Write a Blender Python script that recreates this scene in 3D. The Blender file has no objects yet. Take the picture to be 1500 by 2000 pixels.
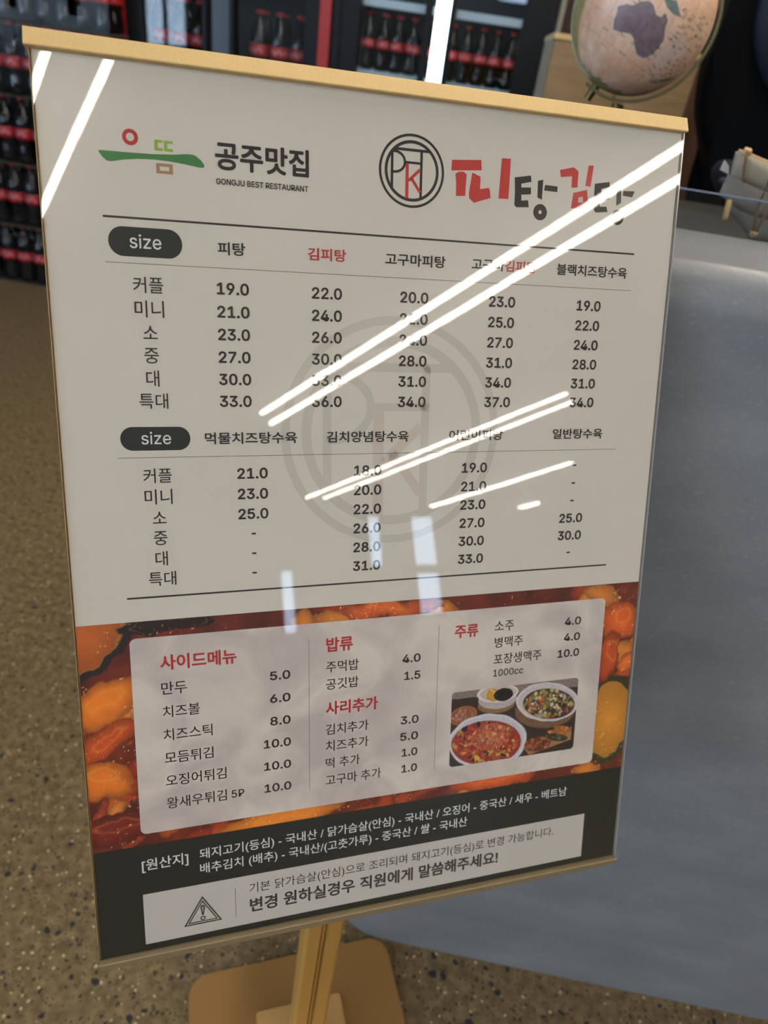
import bpy, bmesh, math, random, os
import numpy as np
from mathutils import Vector, Matrix

random.seed(4)
SC = bpy.context.scene
COL = SC.collection

# ------------------------------------------------------------------ camera, world, exposure
cam_d = bpy.data.cameras.new('camera')
cam = bpy.data.objects.new('camera', cam_d)
COL.objects.link(cam)
SC.camera = cam
cam_d.sensor_fit = 'VERTICAL'
cam_d.sensor_height = 36.0
cam_d.lens = 36.0 * 1360 / 2000
_r = Vector((0.9827, 0.1356, 0.1260)).normalized()
_f = Vector((-0.0436, 0.8312, -0.5543)).normalized()
_r = (_r - _f * _r.dot(_f)).normalized()
_u = _r.cross(_f)
cam.matrix_world = Matrix(((_r.x, _u.x, -_f.x, 0), (_r.y, _u.y, -_f.y, 0), (_r.z, _u.z, -_f.z, 1.2), (0, 0, 0, 1)))
cam_d.clip_start = 0.02
cam_d.dof.use_dof = True
cam_d.dof.focus_distance = 0.47
cam_d.dof.aperture_fstop = 6.8

w = bpy.data.worlds.new('sky')
SC.world = w
w.use_nodes = True
bg = w.node_tree.nodes['Background']
bg.inputs[0].default_value = (0.62, 0.78, 1.0, 1)
bg.inputs[1].default_value = 4.2
SC.view_settings.view_transform = 'Standard'
SC.view_settings.look = 'None'
SC.view_settings.gamma = 1.0
SC.view_settings.use_curve_mapping = False
SC.view_settings.exposure = 1.52
SC.cycles.max_bounces = 8
SC.cycles.transparent_max_bounces = 16
SC.cycles.caustics_reflective = False
SC.cycles.caustics_refractive = False
SC.cycles.sample_clamp_indirect = 4.0
LAMP = 18.0


# ------------------------------------------------------------------ helpers
def srgb(c):
    def f(v):
        v /= 255.0
        return v / 12.92 if v <= 0.04045 else ((v + 0.055) / 1.055) ** 2.4
    return (f(c[0]), f(c[1]), f(c[2]), 1.0)


def mat(name, rgb, rough=0.5, metal=0.0, noise=None, bump=None, coat=0.0, spec=0.5, emit=None, trans=0.0, ior=1.45):
    m = bpy.data.materials.new(name)
    m.use_nodes = True
    nt = m.node_tree
    b = nt.nodes['Principled BSDF']
    c = srgb(rgb)
    b.inputs['Base Color'].default_value = c
    b.inputs['Roughness'].default_value = rough
    b.inputs['Metallic'].default_value = metal
    b.inputs['Coat Weight'].default_value = coat
    b.inputs['Specular IOR Level'].default_value = spec
    b.inputs['Transmission Weight'].default_value = trans
    b.inputs['IOR'].default_value = ior
    if emit:
        b.inputs['Emission Color'].default_value = (*emit[0], 1)
        b.inputs['Emission Strength'].default_value = emit[1]
    tc = nt.nodes.new('ShaderNodeTexCoord')
    if noise:                       # (scale, amount, stretch)
        mp = nt.nodes.new('ShaderNodeMapping')
        mp.inputs['Scale'].default_value = noise[2] if len(noise) > 2 else (1, 1, 1)
        nz = nt.nodes.new('ShaderNodeTexNoise')
        nz.inputs['Scale'].default_value = noise[0]
        nz.inputs['Detail'].default_value = 6
        rp = nt.nodes.new('ShaderNodeValToRGB')
        rp.color_ramp.elements[0].position = 0.3
        rp.color_ramp.elements[1].position = 0.7
        a = noise[1]
        rp.color_ramp.elements[0].color = (c[0] * (1 - a), c[1] * (1 - a), c[2] * (1 - a), 1)
        rp.color_ramp.elements[1].color = (min(1, c[0] * (1 + a)), min(1, c[1] * (1 + a)), min(1, c[2] * (1 + a)), 1)
        nt.links.new(tc.outputs['Object'], mp.inputs[0])
        nt.links.new(mp.outputs[0], nz.inputs['Vector'])
        nt.links.new(nz.outputs['Fac'], rp.inputs[0])
        nt.links.new(rp.outputs[0], b.inputs['Base Color'])
    if bump:                        # (scale, strength)
        nz = nt.nodes.new('ShaderNodeTexNoise')
        nz.inputs['Scale'].default_value = bump[0]
        nz.inputs['Detail'].default_value = 5
        bp = nt.nodes.new('ShaderNodeBump')
        bp.inputs['Strength'].default_value = bump[1]
        bp.inputs['Distance'].default_value = 0.002
        nt.links.new(tc.outputs['Object'], nz.inputs['Vector'])
        nt.links.new(nz.outputs['Fac'], bp.inputs['Height'])
        nt.links.new(bp.outputs[0], b.inputs['Normal'])
    return m


def clear_mat(name, tint=(1, 1, 1), f0=0.04, rough=0.02, haze=0.0, bump=None):
    """clear thin sheet: Schlick mix of transparency and gloss, lets light straight through"""
    m = bpy.data.materials.new(name)
    m.use_nodes = True
    nt = m.node_tree
    nt.nodes.clear()
    out = nt.nodes.new('ShaderNodeOutputMaterial')
    tr = nt.nodes.new('ShaderNodeBsdfTransparent')
    tr.inputs[0].default_value = (*tint, 1)
    gl = nt.nodes.new('ShaderNodeBsdfGlossy')
    gl.inputs['Roughness'].default_value = rough
    lw = nt.nodes.new('ShaderNodeLayerWeight')
    lw.inputs[0].default_value = 0.5
    pw = nt.nodes.new('ShaderNodeMath'); pw.operation = 'POWER'; pw.inputs[1].default_value = 5
    ml = nt.nodes.new('ShaderNodeMath'); ml.operation = 'MULTIPLY_ADD'
    ml.inputs[1].default_value = 1 - f0
    ml.inputs[2].default_value = f0
    mx = nt.nodes.new('ShaderNodeMixShader')
    nt.links.new(lw.outputs['Facing'], pw.inputs[0])
    nt.links.new(pw.outputs[0], ml.inputs[0])
    nt.links.new(ml.outputs[0], mx.inputs[0])
    nt.links.new(tr.outputs[0], mx.inputs[1])
    nt.links.new(gl.outputs[0], mx.inputs[2])
    last = mx
    if haze > 0:
        df = nt.nodes.new('ShaderNodeBsdfDiffuse')
        df.inputs[0].default_value = (0.6, 0.65, 0.75, 1)
        m2 = nt.nodes.new('ShaderNodeMixShader')
        m2.inputs[0].default_value = haze
        nt.links.new(mx.outputs[0], m2.inputs[1])
        nt.links.new(df.outputs[0], m2.inputs[2])
        last = m2
    if bump:
        tc = nt.nodes.new('ShaderNodeTexCoord')
        nz = nt.nodes.new('ShaderNodeTexNoise')
        nz.inputs['Scale'].default_value = bump[0]
        nz.inputs['Detail'].default_value = bump[2] if len(bump) > 2 else 2
        bp = nt.nodes.new('ShaderNodeBump')
        bp.inputs['Strength'].default_value = bump[1]
        bp.inputs['Distance'].default_value = 0.001
        nt.links.new(tc.outputs['Object'], nz.inputs['Vector'])
        nt.links.new(nz.outputs['Fac'], bp.inputs['Height'])
        nt.links.new(bp.outputs[0], gl.inputs['Normal'])
    nt.links.new(last.outputs[0], out.inputs[0])
    return m


def attr_mat(name, rough=0.45, bump=None):
    m = mat(name, (128, 128, 128), rough, bump=bump)
    nt = m.node_tree
    a = nt.nodes.new('ShaderNodeAttribute')
    a.attribute_name = 'print'
    nt.links.new(a.outputs['Color'], nt.nodes['Principled BSDF'].inputs['Base Color'])
    return m


def link(me, name, m, parent=None, loc=(0, 0, 0), smooth=False):
    o = bpy.data.objects.new(name, me)
    COL.objects.link(o)
    if m is not None:
        me.materials.append(m)
    o.location = loc
    if parent is not None:
        o.parent = parent
    if smooth:
        me.polygons.foreach_set('use_smooth', [True] * len(me.polygons))
    return o


def from_bm(bm, name, m, parent=None, loc=(0, 0, 0), smooth=False, sharp=None):
    me = bpy.data.meshes.new(name)
    bmesh.ops.recalc_face_normals(bm, faces=bm.faces[:])
    bm.to_mesh(me)
    bm.free()
    o = link(me, name, m, parent, loc, smooth)
    if sharp:
        me.set_sharp_from_angle(angle=math.radians(sharp))
    return o


def box_bm(bm, x0, x1, y0, y1, z0, z1, bev=0.0, seg=2):
    vs = [bm.verts.new((x, y, z)) for z in (z0, z1) for y in (y0, y1) for x in (x0, x1)]
    fs = []
    for f in ((0, 2, 3, 1), (4, 5, 7, 6), (0, 1, 5, 4), (2, 6, 7, 3), (0, 4, 6, 2), (1, 3, 7, 5)):
        fs.append(bm.faces.new([vs[i] for i in f]))
    if bev > 0:
        es = list({e for f in fs for e in f.edges})
        bmesh.ops.bevel(bm, geom=es, offset=bev, segments=seg, affect='EDGES', profile=0.5)
    return bm


def box(name, m, x0, x1, y0, y1, z0, z1, parent=None, bev=0.0, rel=None):
    bm = bmesh.new()
    r = rel if rel is not None else (0, 0, 0)
    box_bm(bm, x0 - r[0], x1 - r[0], y0 - r[1], y1 - r[1], z0 - r[2], z1 - r[2], bev)
    return from_bm(bm, name, m, parent, smooth=bev > 0, sharp=35 if bev > 0 else None)


def prism_bm(bm, poly, z0, z1, xf=None):
    xf = xf or (lambda x, y, z: (x, y, z))
    a = [bm.verts.new(xf(x, y, z0)) for x, y in poly]
    b = [bm.verts.new(xf(x, y, z1)) for x, y in poly]
    n = len(poly)
    bm.faces.new(a[::-1])
    bm.faces.new(b)
    for i in range(n):
        bm.faces.new((a[i], a[(i + 1) % n], b[(i + 1) % n], b[i]))
    return bm


def rrect(x0, x1, y0, y1, r, n=8):
    pts = []
    for cx, cy, a0 in ((x1 - r, y1 - r, 0), (x0 + r, y1 - r, 90), (x0 + r, y0 + r, 180), (x1 - r, y0 + r, 270)):
        for i in range(n + 1):
            a = math.radians(a0 + 90 * i / n)
            pts.append((cx + r * math.cos(a), cy + r * math.sin(a)))
    return pts


def lathe_bm(bm, prof, n=24, xf=None):
    xf = xf or (lambda p: p)
    rings = []
    for r, z in prof:
        if r < 1e-6:
            rings.append([bm.verts.new(xf((0, 0, z)))])
        else:
            rings.append([bm.verts.new(xf((r * math.cos(2 * math.pi * i / n), r * math.sin(2 * math.pi * i / n), z))) for i in range(n)])
    for a, b in zip(rings, rings[1:]):
        for i in range(n):
            j = (i + 1) % n
            if len(a) == 1 and len(b) == 1:
                continue
            if len(a) == 1:
                bm.faces.new((a[0], b[i], b[j]))
            elif len(b) == 1:
                bm.faces.new((a[i], a[j], b[0]))
            else:
                bm.faces.new((a[i], a[j], b[j], b[i]))
    return bm


def tube_bm(bm, pts, r, n=10, rr=None):
    pts = [Vector(p) for p in pts]
    rings = []
    up = Vector((0, 0, 1))
    for i, p in enumerate(pts):
        t = (pts[min(i + 1, len(pts) - 1)] - pts[max(i - 1, 0)]).normalized()
        a = t.cross(up)
        if a.length < 1e-3:
            a = t.cross(Vector((1, 0, 0)))
        a.normalize()
        b = t.cross(a)
        q = rr[i] if rr else r
        rings.append([bm.verts.new(p + a * (q * math.cos(2 * math.pi * k / n)) + b * (q * math.sin(2 * math.pi * k / n))) for k in range(n)])
    for a, b in zip(rings, rings[1:]):
        for k in range(n):
            bm.faces.new((a[k], a[(k + 1) % n], b[(k + 1) % n], b[k]))
    bm.faces.new(rings[0])
    bm.faces.new(rings[-1][::-1])
    return bm


def tag(o, label=None, cat=None, group=None, kind=None):
    if label: o['label'] = label
    if cat: o['category'] = cat
    if group: o['group'] = group
    if kind: o['kind'] = kind
    return o


def thing(name, label, cat, loc=(0, 0, 0), group=None):
    o = bpy.data.objects.new(name, None)
    COL.objects.link(o)
    o.location = loc
    o.empty_display_size = 0.05
    return tag(o, label, cat, group)


def copy_tree(o, parent=None):
    c = o.copy()
    COL.objects.link(c)
    c.parent = parent
    for ch in o.children:
        copy_tree(ch, c)
    return c


# ------------------------------------------------------------------ materials
M = {}
M['paper'] = mat('sheet paper', (204, 199, 190), 0.6, noise=(9, 0.015))
M['ink'] = mat('black ink', (33, 27, 28), 0.5)
M['ink_grey'] = mat('dark grey ink', (58, 58, 58), 0.5)
M['red'] = mat('red ink', (176, 44, 46), 0.5)
M['logo_red'] = mat('bright red ink', (186, 48, 44), 0.5)
M['dkgreen'] = mat('dark green ink', (25, 29, 25), 0.5)
M['green'] = mat('brush green ink', (62, 120, 66), 0.5, noise=(40, 0.12))
M['lime'] = mat('lime ink', (138, 168, 62), 0.5)
M['tan'] = mat('tan ink', (156, 122, 88), 0.5)
M['white_ink'] = mat('white ink', (222, 222, 222), 0.5)
M['wm'] = mat('watermark grey', (189, 184, 176), 0.6)
M['wm_red'] = mat('watermark pink', (196, 184, 175), 0.6)
M['wm_green'] = mat('watermark green', (188, 185, 177), 0.6)
M['notice'] = mat('notice white', (188, 184, 180), 0.55)
M['gold_shaded'] = mat('shaded gold aluminium', (150, 134, 106), 0.5, 0.3)  # gold darkened and greyed in colour for the down-facing bottom bar's shade
M['gold'] = mat('brushed gold aluminium', (216, 186, 132), 0.62, 0.2, noise=(60, 0.06, (1, 30, 30)))
M['gold_dk'] = mat('gold profile', (200, 158, 86), 0.42, 0.5)
M['gold_base'] = mat('gold powder coated steel', (148, 110, 60), 0.55, 0.15, bump=(900, 0.15))
M['acrylic'] = clear_mat('clear acrylic', (0.985, 0.985, 0.985), f0=0.052, rough=0.004, bump=(14, 0.02, 1))
M['acr_edge'] = mat('acrylic edge', (150, 150, 148), 0.15, spec=0.8)
M['glass'] = clear_mat('door glass', (0.93, 0.96, 0.97), f0=0.035, rough=0.01)
M['film'] = clear_mat('shrink film', (0.95, 0.96, 0.98), f0=0.014, rough=0.16, haze=0.001, bump=(25, 0.8, 3))
M['black'] = mat('fridge black', (8, 9, 11), 0.4, spec=0.25)
M['fridge_in'] = mat('fridge liner', (34, 37, 43), 0.5)
M['fridge_red'] = mat('fridge red panel', (150, 28, 24), 0.35)
M['silver'] = mat('satin steel', (150, 156, 162), 0.3, 0.9)
M['trim'] = mat('grey blue door trim', (70, 80, 92), 0.45, 0.2)
M['grey_side'] = mat('pale side strip', (120, 118, 108), 0.5)
M['led'] = mat('led strip', (255, 255, 255), 0.5, emit=((0.75, 0.95, 1.0), 2.2))
M['led_dim'] = mat('interior led', (255, 255, 255), 0.5, emit=((0.6, 0.8, 1.0), 0.35))
M['cola'] = mat('cola bottle', (8, 5, 6), 0.1, spec=0.45)
M['label'] = mat('red label', (170, 30, 38), 0.35)
M['label_w'] = mat('label script white', (205, 120, 122), 0.4)
M['cap'] = mat('red cap', (188, 34, 36), 0.35)
M['wire'] = mat('shelf wire', (170, 178, 184), 0.35, 0.5)
M['tray'] = mat('cardboard layer sheet', (74, 66, 58), 0.8, noise=(30, 0.2))
M['wall'] = mat('wall paint', (132, 128, 122), 0.8, noise=(3, 0.03))
M['dkwood'] = mat('dark brown wood', (60, 38, 23), 0.45, noise=(5, 0.35, (8, 8, 0.6)))
M['redwood'] = mat('red brown wood', (58, 26, 16), 0.45, noise=(5, 0.3, (8, 8, 0.6)))
M['ply'] = mat('light plywood', (118, 94, 62), 0.5, noise=(6, 0.14, (2, 2, 12)))
M['ply_edge'] = mat('plywood edge', (190, 160, 110), 0.5)
M['desk'] = mat('dark desk laminate', (22, 17, 14), 0.55, noise=(12, 0.15, (1, 8, 1)), spec=0.2)
M['blackvinyl'] = mat('black vinyl', (3, 3, 4), 0.7, spec=0.08)
M['navy'] = mat('navy padding', (20, 27, 42), 0.6, spec=0.3)
M['brass'] = mat('aged brass', (96, 82, 52), 0.28, 0.9, noise=(30, 0.15))
M['sail'] = mat('canvas sail', (146, 136, 120), 0.8, noise=(40, 0.08), bump=(500, 0.3))
M['sail_edge'] = mat('yard wood', (205, 170, 120), 0.6)
M['sail_grey'] = mat('grey canvas sail', (122, 117, 110), 0.8, noise=(40, 0.08), bump=(500, 0.3))
M['rope'] = mat('brown twine', (112, 86, 58), 0.85, bump=(300, 0.6))
M['hull'] = mat('ship hull wood', (96, 60, 34), 0.45, noise=(10, 0.2, (1, 1, 8)))
M['card'] = mat('white card', (186, 182, 172), 0.7)
M['ceil'] = mat('ceiling grey', (120, 118, 114), 0.8)
M['lamp'] = mat('lamp tube', (255, 255, 255), 0.5, emit=((1.0, 0.905, 0.76), LAMP))
M['lamp_body'] = mat('lamp housing', (200, 200, 198), 0.5)
M['frame'] = mat('window frame', (50, 52, 54), 0.5)


def counter_mat():
    m = mat('grey microcement', (112, 118, 126), 0.3, spec=0.45)
    nt = m.node_tree
    b = nt.nodes['Principled BSDF']
    tc = nt.nodes.new('ShaderNodeTexCoord')
    mp = nt.nodes.new('ShaderNodeMapping')
    mp.inputs['Scale'].default_value = (1, 1, 2.2)
    n1 = nt.nodes.new('ShaderNodeTexNoise'); n1.inputs['Scale'].default_value = 6; n1.inputs['Detail'].default_value = 6; n1.inputs['Roughness'].default_value = 0.62
    n2 = nt.nodes.new('ShaderNodeTexNoise'); n2.inputs['Scale'].default_value = 120; n2.inputs['Detail'].default_value = 6; n2.inputs['Distortion'].default_value = 0.6
    r1 = nt.nodes.new('ShaderNodeValToRGB')
    r1.color_ramp.elements[0].position = 0.22; r1.color_ramp.elements[0].color = srgb((98, 102, 110))
    r1.color_ramp.elements[1].position = 0.78; r1.color_ramp.elements[1].color = srgb((126, 129, 134))
    r2 = nt.nodes.new('ShaderNodeValToRGB')
    r2.color_ramp.elements[0].position = 0.56; r2.color_ramp.elements[0].color = (0, 0, 0, 1)
    r2.color_ramp.elements[1].position = 0.75; r2.color_ramp.elements[1].color = (0.28, 0.28, 0.28, 1)
    mx = nt.nodes.new('ShaderNodeMixRGB'); mx.inputs[2].default_value = srgb((158, 158, 154))
    nt.links.new(tc.outputs['Object'], mp.inputs[0])
    nt.links.new(mp.outputs[0], n1.inputs['Vector']); nt.links.new(mp.outputs[0], n2.inputs['Vector'])
    nt.links.new(n1.outputs['Fac'], r1.inputs[0]); nt.links.new(n2.outputs['Fac'], r2.inputs[0])
    nt.links.new(r2.outputs[0], mx.inputs[0]); nt.links.new(r1.outputs[0], mx.inputs[1])
    nt.links.new(mx.outputs[0], b.inputs['Base Color'])
    rr = nt.nodes.new('ShaderNodeMapRange'); rr.inputs['To Min'].default_value = 0.27; rr.inputs['To Max'].default_value = 0.4
    nt.links.new(n1.outputs['Fac'], rr.inputs[0]); nt.links.new(rr.outputs[0], b.inputs['Roughness'])
    bp = nt.nodes.new('ShaderNodeBump'); bp.inputs['Strength'].default_value = 0.04; bp.inputs['Distance'].default_value = 0.001
    n3 = nt.nodes.new('ShaderNodeTexNoise'); n3.inputs['Scale'].default_value = 45; nt.links.new(tc.outputs['Object'], n3.inputs['Vector'])
    nt.links.new(n3.outputs['Fac'], bp.inputs['Height']); nt.links.new(bp.outputs[0], b.inputs['Normal'])
    return m


def floor_mat():
    m = mat('terrazzo floor', (126, 108, 76), 0.4, spec=0.25)
    nt = m.node_tree
    b = nt.nodes['Principled BSDF']
    L = nt.links.new
    tc = nt.nodes.new('ShaderNodeTexCoord')

    def noise(s, d=4):
        n = nt.nodes.new('ShaderNodeTexNoise'); n.inputs['Scale'].default_value = s; n.inputs['Detail'].default_value = d
        L(tc.outputs['Object'], n.inputs['Vector']); return n

    def ramp(src, p0, c0, p1, c1):
        r = nt.nodes.new('ShaderNodeValToRGB')
        r.color_ramp.elements[0].position = p0; r.color_ramp.elements[0].color = c0
        r.color_ramp.elements[1].position = p1; r.color_ramp.elements[1].color = c1
        L(src, r.inputs[0]); return r

    base = ramp(noise(60, 6).outputs['Fac'], 0.3, srgb((92, 79, 57)), 0.7, srgb((128, 110, 81)))
    cur = base.outputs[0]
    # voronoi chips of several sizes; each cell is a chip only if its random value is low
    for sc_, rad, keep, colr, seed in ((230, 0.42, 0.20, (84, 67, 46), 3.1), (170, 0.32, 0.05, (190, 174, 140), 9.7), (120, 0.30, 0.14, (58, 50, 42), 1.7), (58, 0.26, 0.09, (44, 44, 46), 5.3)):
        mp = nt.nodes.new('ShaderNodeMapping'); mp.inputs['Location'].default_value = (seed, seed * 2, 0)
        wob = noise(sc_ * 0.9, 2)
        add = nt.nodes.new('ShaderNodeVectorMath'); add.operation = 'MULTIPLY_ADD'
        add.inputs[1].default_value = (0.9 / sc_, 0.9 / sc_, 0)
        L(wob.outputs['Color'], add.inputs[0]); L(tc.outputs['Object'], add.inputs[2])
        L(add.outputs[0], mp.inputs[0])
        v = nt.nodes.new('ShaderNodeTexVoronoi'); v.voronoi_dimensions = '2D'; v.inputs['Scale'].default_value = sc_
        L(mp.outputs[0], v.inputs['Vector'])
        sp = nt.nodes.new('ShaderNodeSeparateColor'); L(v.outputs['Color'], sp.inputs[0])
        k = nt.nodes.new('ShaderNodeMath'); k.operation = 'LESS_THAN'; k.inputs[1].default_value = keep; L(sp.outputs[0], k.inputs[0])
        d = nt.nodes.new('ShaderNodeMath'); d.operation = 'MULTIPLY'; d.inputs[1].default_value = 1.0
        rs = nt.nodes.new('ShaderNodeMapRange'); rs.inputs['To Min'].default_value = rad * 0.5; rs.inputs['To Max'].default_value = rad * 1.3
        L(sp.outputs[1], rs.inputs[0])
        df = nt.nodes.new('ShaderNodeMath'); df.operation = 'SUBTRACT'; L(rs.outputs[0], df.inputs[0]); L(v.outputs['Distance'], df.inputs[1])
        sm = nt.nodes.new('ShaderNodeMapRange'); sm.inputs['From Max'].default_value = 0.06; L(df.outputs[0], sm.inputs[0])
        L(sm.outputs[0], d.inputs[0])
        mu = nt.nodes.new('ShaderNodeMath'); mu.operation = 'MULTIPLY'; L(d.outputs[0], mu.inputs[0]); L(k.outputs[0], mu.inputs[1])
        mx = nt.nodes.new('ShaderNodeMixRGB'); mx.inputs[2].default_value = srgb(colr)
        L(mu.outputs[0], mx.inputs[0]); L(cur, mx.inputs[1])
        cur = mx.outputs[0]
    L(cur, b.inputs['Base Color'])
    return m


M['counter'] = counter_mat()
M['floor'] = floor_mat()
M['chip'] = mat('dark stone chip', (46, 46, 49), 0.3, noise=(200, 0.3))
M['chip2'] = mat('brown stone chip', (66, 48, 36), 0.3, noise=(200, 0.3))

# ------------------------------------------------------------------ the room
CEIL = 2.76
X0, X1, Y0, Y1 = -5.0, 9.5, -7.0, 4.25
fl = box('floor', M['floor'], X0, X1, Y0, Y1, -0.1, 0.0); tag(fl, kind='structure')
tag(box('ceiling', M['ceil'], X0, X1, Y0, Y1, CEIL, CEIL + 0.1), kind='structure')
tag(box('wall_back', M['dkwood'], X0, X1, Y1, Y1 + 0.1, 0, CEIL), kind='structure')
bm = bmesh.new()
side_open = [(-6.5, -4.6, 0.7, 2.45), (-4.3, -2.4, 0.7, 2.45), (-2.1, -0.2, 0.7, 2.45)]
ys = Y0
for a, b, z0, z1 in side_open:
    box_bm(bm, X0 - 0.12, X0, ys, a, 0, CEIL)
    box_bm(bm, X0 - 0.12, X0, a, b, 0, z0)
    box_bm(bm, X0 - 0.12, X0, a, b, z1, CEIL)
    ys = b
box_bm(bm, X0 - 0.12, X0, ys, Y1, 0, CEIL)
tag(from_bm(bm, 'wall_left', M['wall']), kind='structure')
for i, (a, b, z0, z1) in enumerate(side_open):
    wn = thing('window_%d' % (i + 11), None, None, (X0, (a + b) / 2, z0)); tag(wn, kind='structure')
    r = wn.location
    bm = bmesh.new()
    for q in ((a, a + 0.05, z0, z1), (b - 0.05, b, z0, z1), (a + 0.05, b - 0.05, z0, z0 + 0.05), (a + 0.05, b - 0.05, z1 - 0.05, z1), ((a + b) / 2 - 0.025, (a + b) / 2 + 0.025, z0 + 0.05, z1 - 0.05)):
        box_bm(bm, -0.09, -0.03, q[0] - r.y, q[1] - r.y, q[2] - r.z, q[3] - r.z)
    from_bm(bm, 'window_frame', M['frame'], wn)
    bm = bmesh.new()
    box_bm(bm, -0.064, -0.058, a + 0.05 - r.y, b - 0.05 - r.y, z0 + 0.05 - r.z, z1 - 0.05 - r.z)
    from_bm(bm, 'pane', M['glass'], wn)
    pl = bpy.data.lights.new('daylight', 'AREA'); pl.shape = 'RECTANGLE'; pl.size = z1 - z0; pl.size_y = b - a
    pl.cycles.is_portal = True
    po = bpy.data.objects.new('daylight_portal', pl); COL.objects.link(po)
    po.location = (X0 - 0.13, (a + b) / 2, (z0 + z1) / 2); po.rotation_euler = (0, math.radians(-90), 0)
tag(box('wall_right', M['wall'], X1, X1 + 0.1, Y0, Y1, 0, CEIL), kind='structure')
# wall behind the photographer, with its glazed openings
openings = [(-4.6, -2.6, 1.95, 2.66), (-2.4, -0.4, 1.95, 2.66), (-0.2, 0.8, 1.95, 2.66), (4.18, 4.45, 1.0, 1.87), (5.67, 5.98, 1.85, 2.66), (6.50, 7.05, 1.12, 2.69)]
bm = bmesh.new()
xs = X0
for a, b, z0, z1 in openings:
    box_bm(bm, xs, a, Y0 - 0.12, Y0, 0, CEIL)
    box_bm(bm, a, b, Y0 - 0.12, Y0, 0, z0)
    box_bm(bm, a, b, Y0 - 0.12, Y0, z1, CEIL)
    xs = b
box_bm(bm, xs, X1, Y0 - 0.12, Y0, 0, CEIL)
tag(from_bm(bm, 'wall_front', M['wall']), kind='structure')
for i, (a, b, z0, z1) in enumerate(openings):
    wn = thing('window_%d' % (i + 1), None, None, ((a + b) / 2, Y0, z0)); tag(wn, kind='structure')
    r = wn.location
    bm = bmesh.new()
    t = 0.04
    for q in ((a, a + t, z0, z1), (b - t, b, z0, z1), (a + t, b - t, z0, z0 + t), (a + t, b - t, z1 - t, z1)):
        box_bm(bm, q[0] - r.x, q[1] - r.x, -0.09, -0.03, q[2] - r.z, q[3] - r.z)
    if z1 - z0 > 1.2:
        zz = z0 + (z1 - z0) * 0.42
        box_bm(bm, a + t - r.x, b - t - r.x, -0.09, -0.03, zz - r.z, zz + 0.13 - r.z)
    from_bm(bm, 'window_frame', M['frame'], wn)
    bm = bmesh.new()
    box_bm(bm, a + t - r.x, b - t - r.x, -0.064, -0.058, z0 + t - r.z, z1 - t - r.z)
    from_bm(bm, 'pane', M['glass'], wn)
    if b - a > 0.9:
        pl = bpy.data.lights.new('daylight', 'AREA'); pl.shape = 'RECTANGLE'; pl.size = b - a; pl.size_y = z1 - z0
        pl.cycles.is_portal = True
        po = bpy.data.objects.new('daylight_portal', pl); COL.objects.link(po)
        po.location = ((a + b) / 2, Y0 - 0.13, (z0 + z1) / 2); po.rotation_euler = (math.radians(90), 0, 0)

# ceiling lamps: rows of linear fixtures, all running the same way; the last rows are added fill
lamp_rows = [
    ((0.123, 0.145), (-4.9, -1.13), 'slim linear ceiling lamp right above the menu stand, left of its pair', 'linear ceiling lamps'),
    ((0.289, 0.311), (-4.9, -1.10), 'slim linear ceiling lamp reflected as the long left streak', 'linear ceiling lamps'),
    ((2.327, 2.362), (-3.93, -0.15), 'slim linear ceiling lamp, nearer of the pair reflected across the sheet', 'linear ceiling lamps'),
    ((2.523, 2.558), (-4.13, -0.15), 'slim linear ceiling lamp, farther of the pair reflected across the sheet', 'linear ceiling lamps'),
    ((4.398, 4.420), (-6.58, -2.52), 'slim linear ceiling lamp, nearer one of the distant pair', 'linear ceiling lamps'),
    ((4.640, 4.662), (-6.55, -2.65), 'slim linear ceiling lamp, farther one of the distant pair', 'linear ceiling lamps'),
    ((6.545, 6.60), (-6.6, -4.09), 'single linear ceiling lamp near the windows', 'linear ceiling lamps'),
    ((8.22, 8.34), (-6.35, -6.0), 'short stub of ceiling lamp farthest to the right', 'linear ceiling lamps'),
    ((0.112, 0.156), (0.6, 3.6), 'added unseen fill lamp between counter and fridges, left of its pair', 'linear ceiling lamps'),  # from here on unseen lamps, added to brighten counter, globe and room
    ((0.278, 0.322), (0.6, 3.6), 'added unseen fill lamp between counter and fridges, right of its pair', 'linear ceiling lamps'),
    ((1.20, 1.244), (0.6, 3.2), 'added unseen fill lamp over the staff side desk', 'linear ceiling lamps'),
    ((-2.1, -2.035), (-4.0, -0.3), 'added unseen fill lamp over the left aisle', 'linear ceiling lamps'),
    ((2.312, 2.377), (0.9, 3.6), 'added unseen fill lamp above the staff side of the counter', 'linear ceiling lamps'),
]
for (a, b), (c, d), lab, g in lamp_rows:
    t = thing('ceiling_lamp', lab, 'lamp', ((a + b) / 2, (c + d) / 2, CEIL), g)
    hw, hl = (b - a) / 2, (d - c) / 2
    bm = bmesh.new(); box_bm(bm, -hw, hw, -hl, hl, -0.06, -0.045); from_bm(bm, 'diffuser', M['lamp'], t)
    bm = bmesh.new(); box_bm(bm, -hw * 0.8, hw * 0.8, -hl, hl, -0.045, 0); from_bm(bm, 'housing', M['lamp_body'], t)

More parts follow.
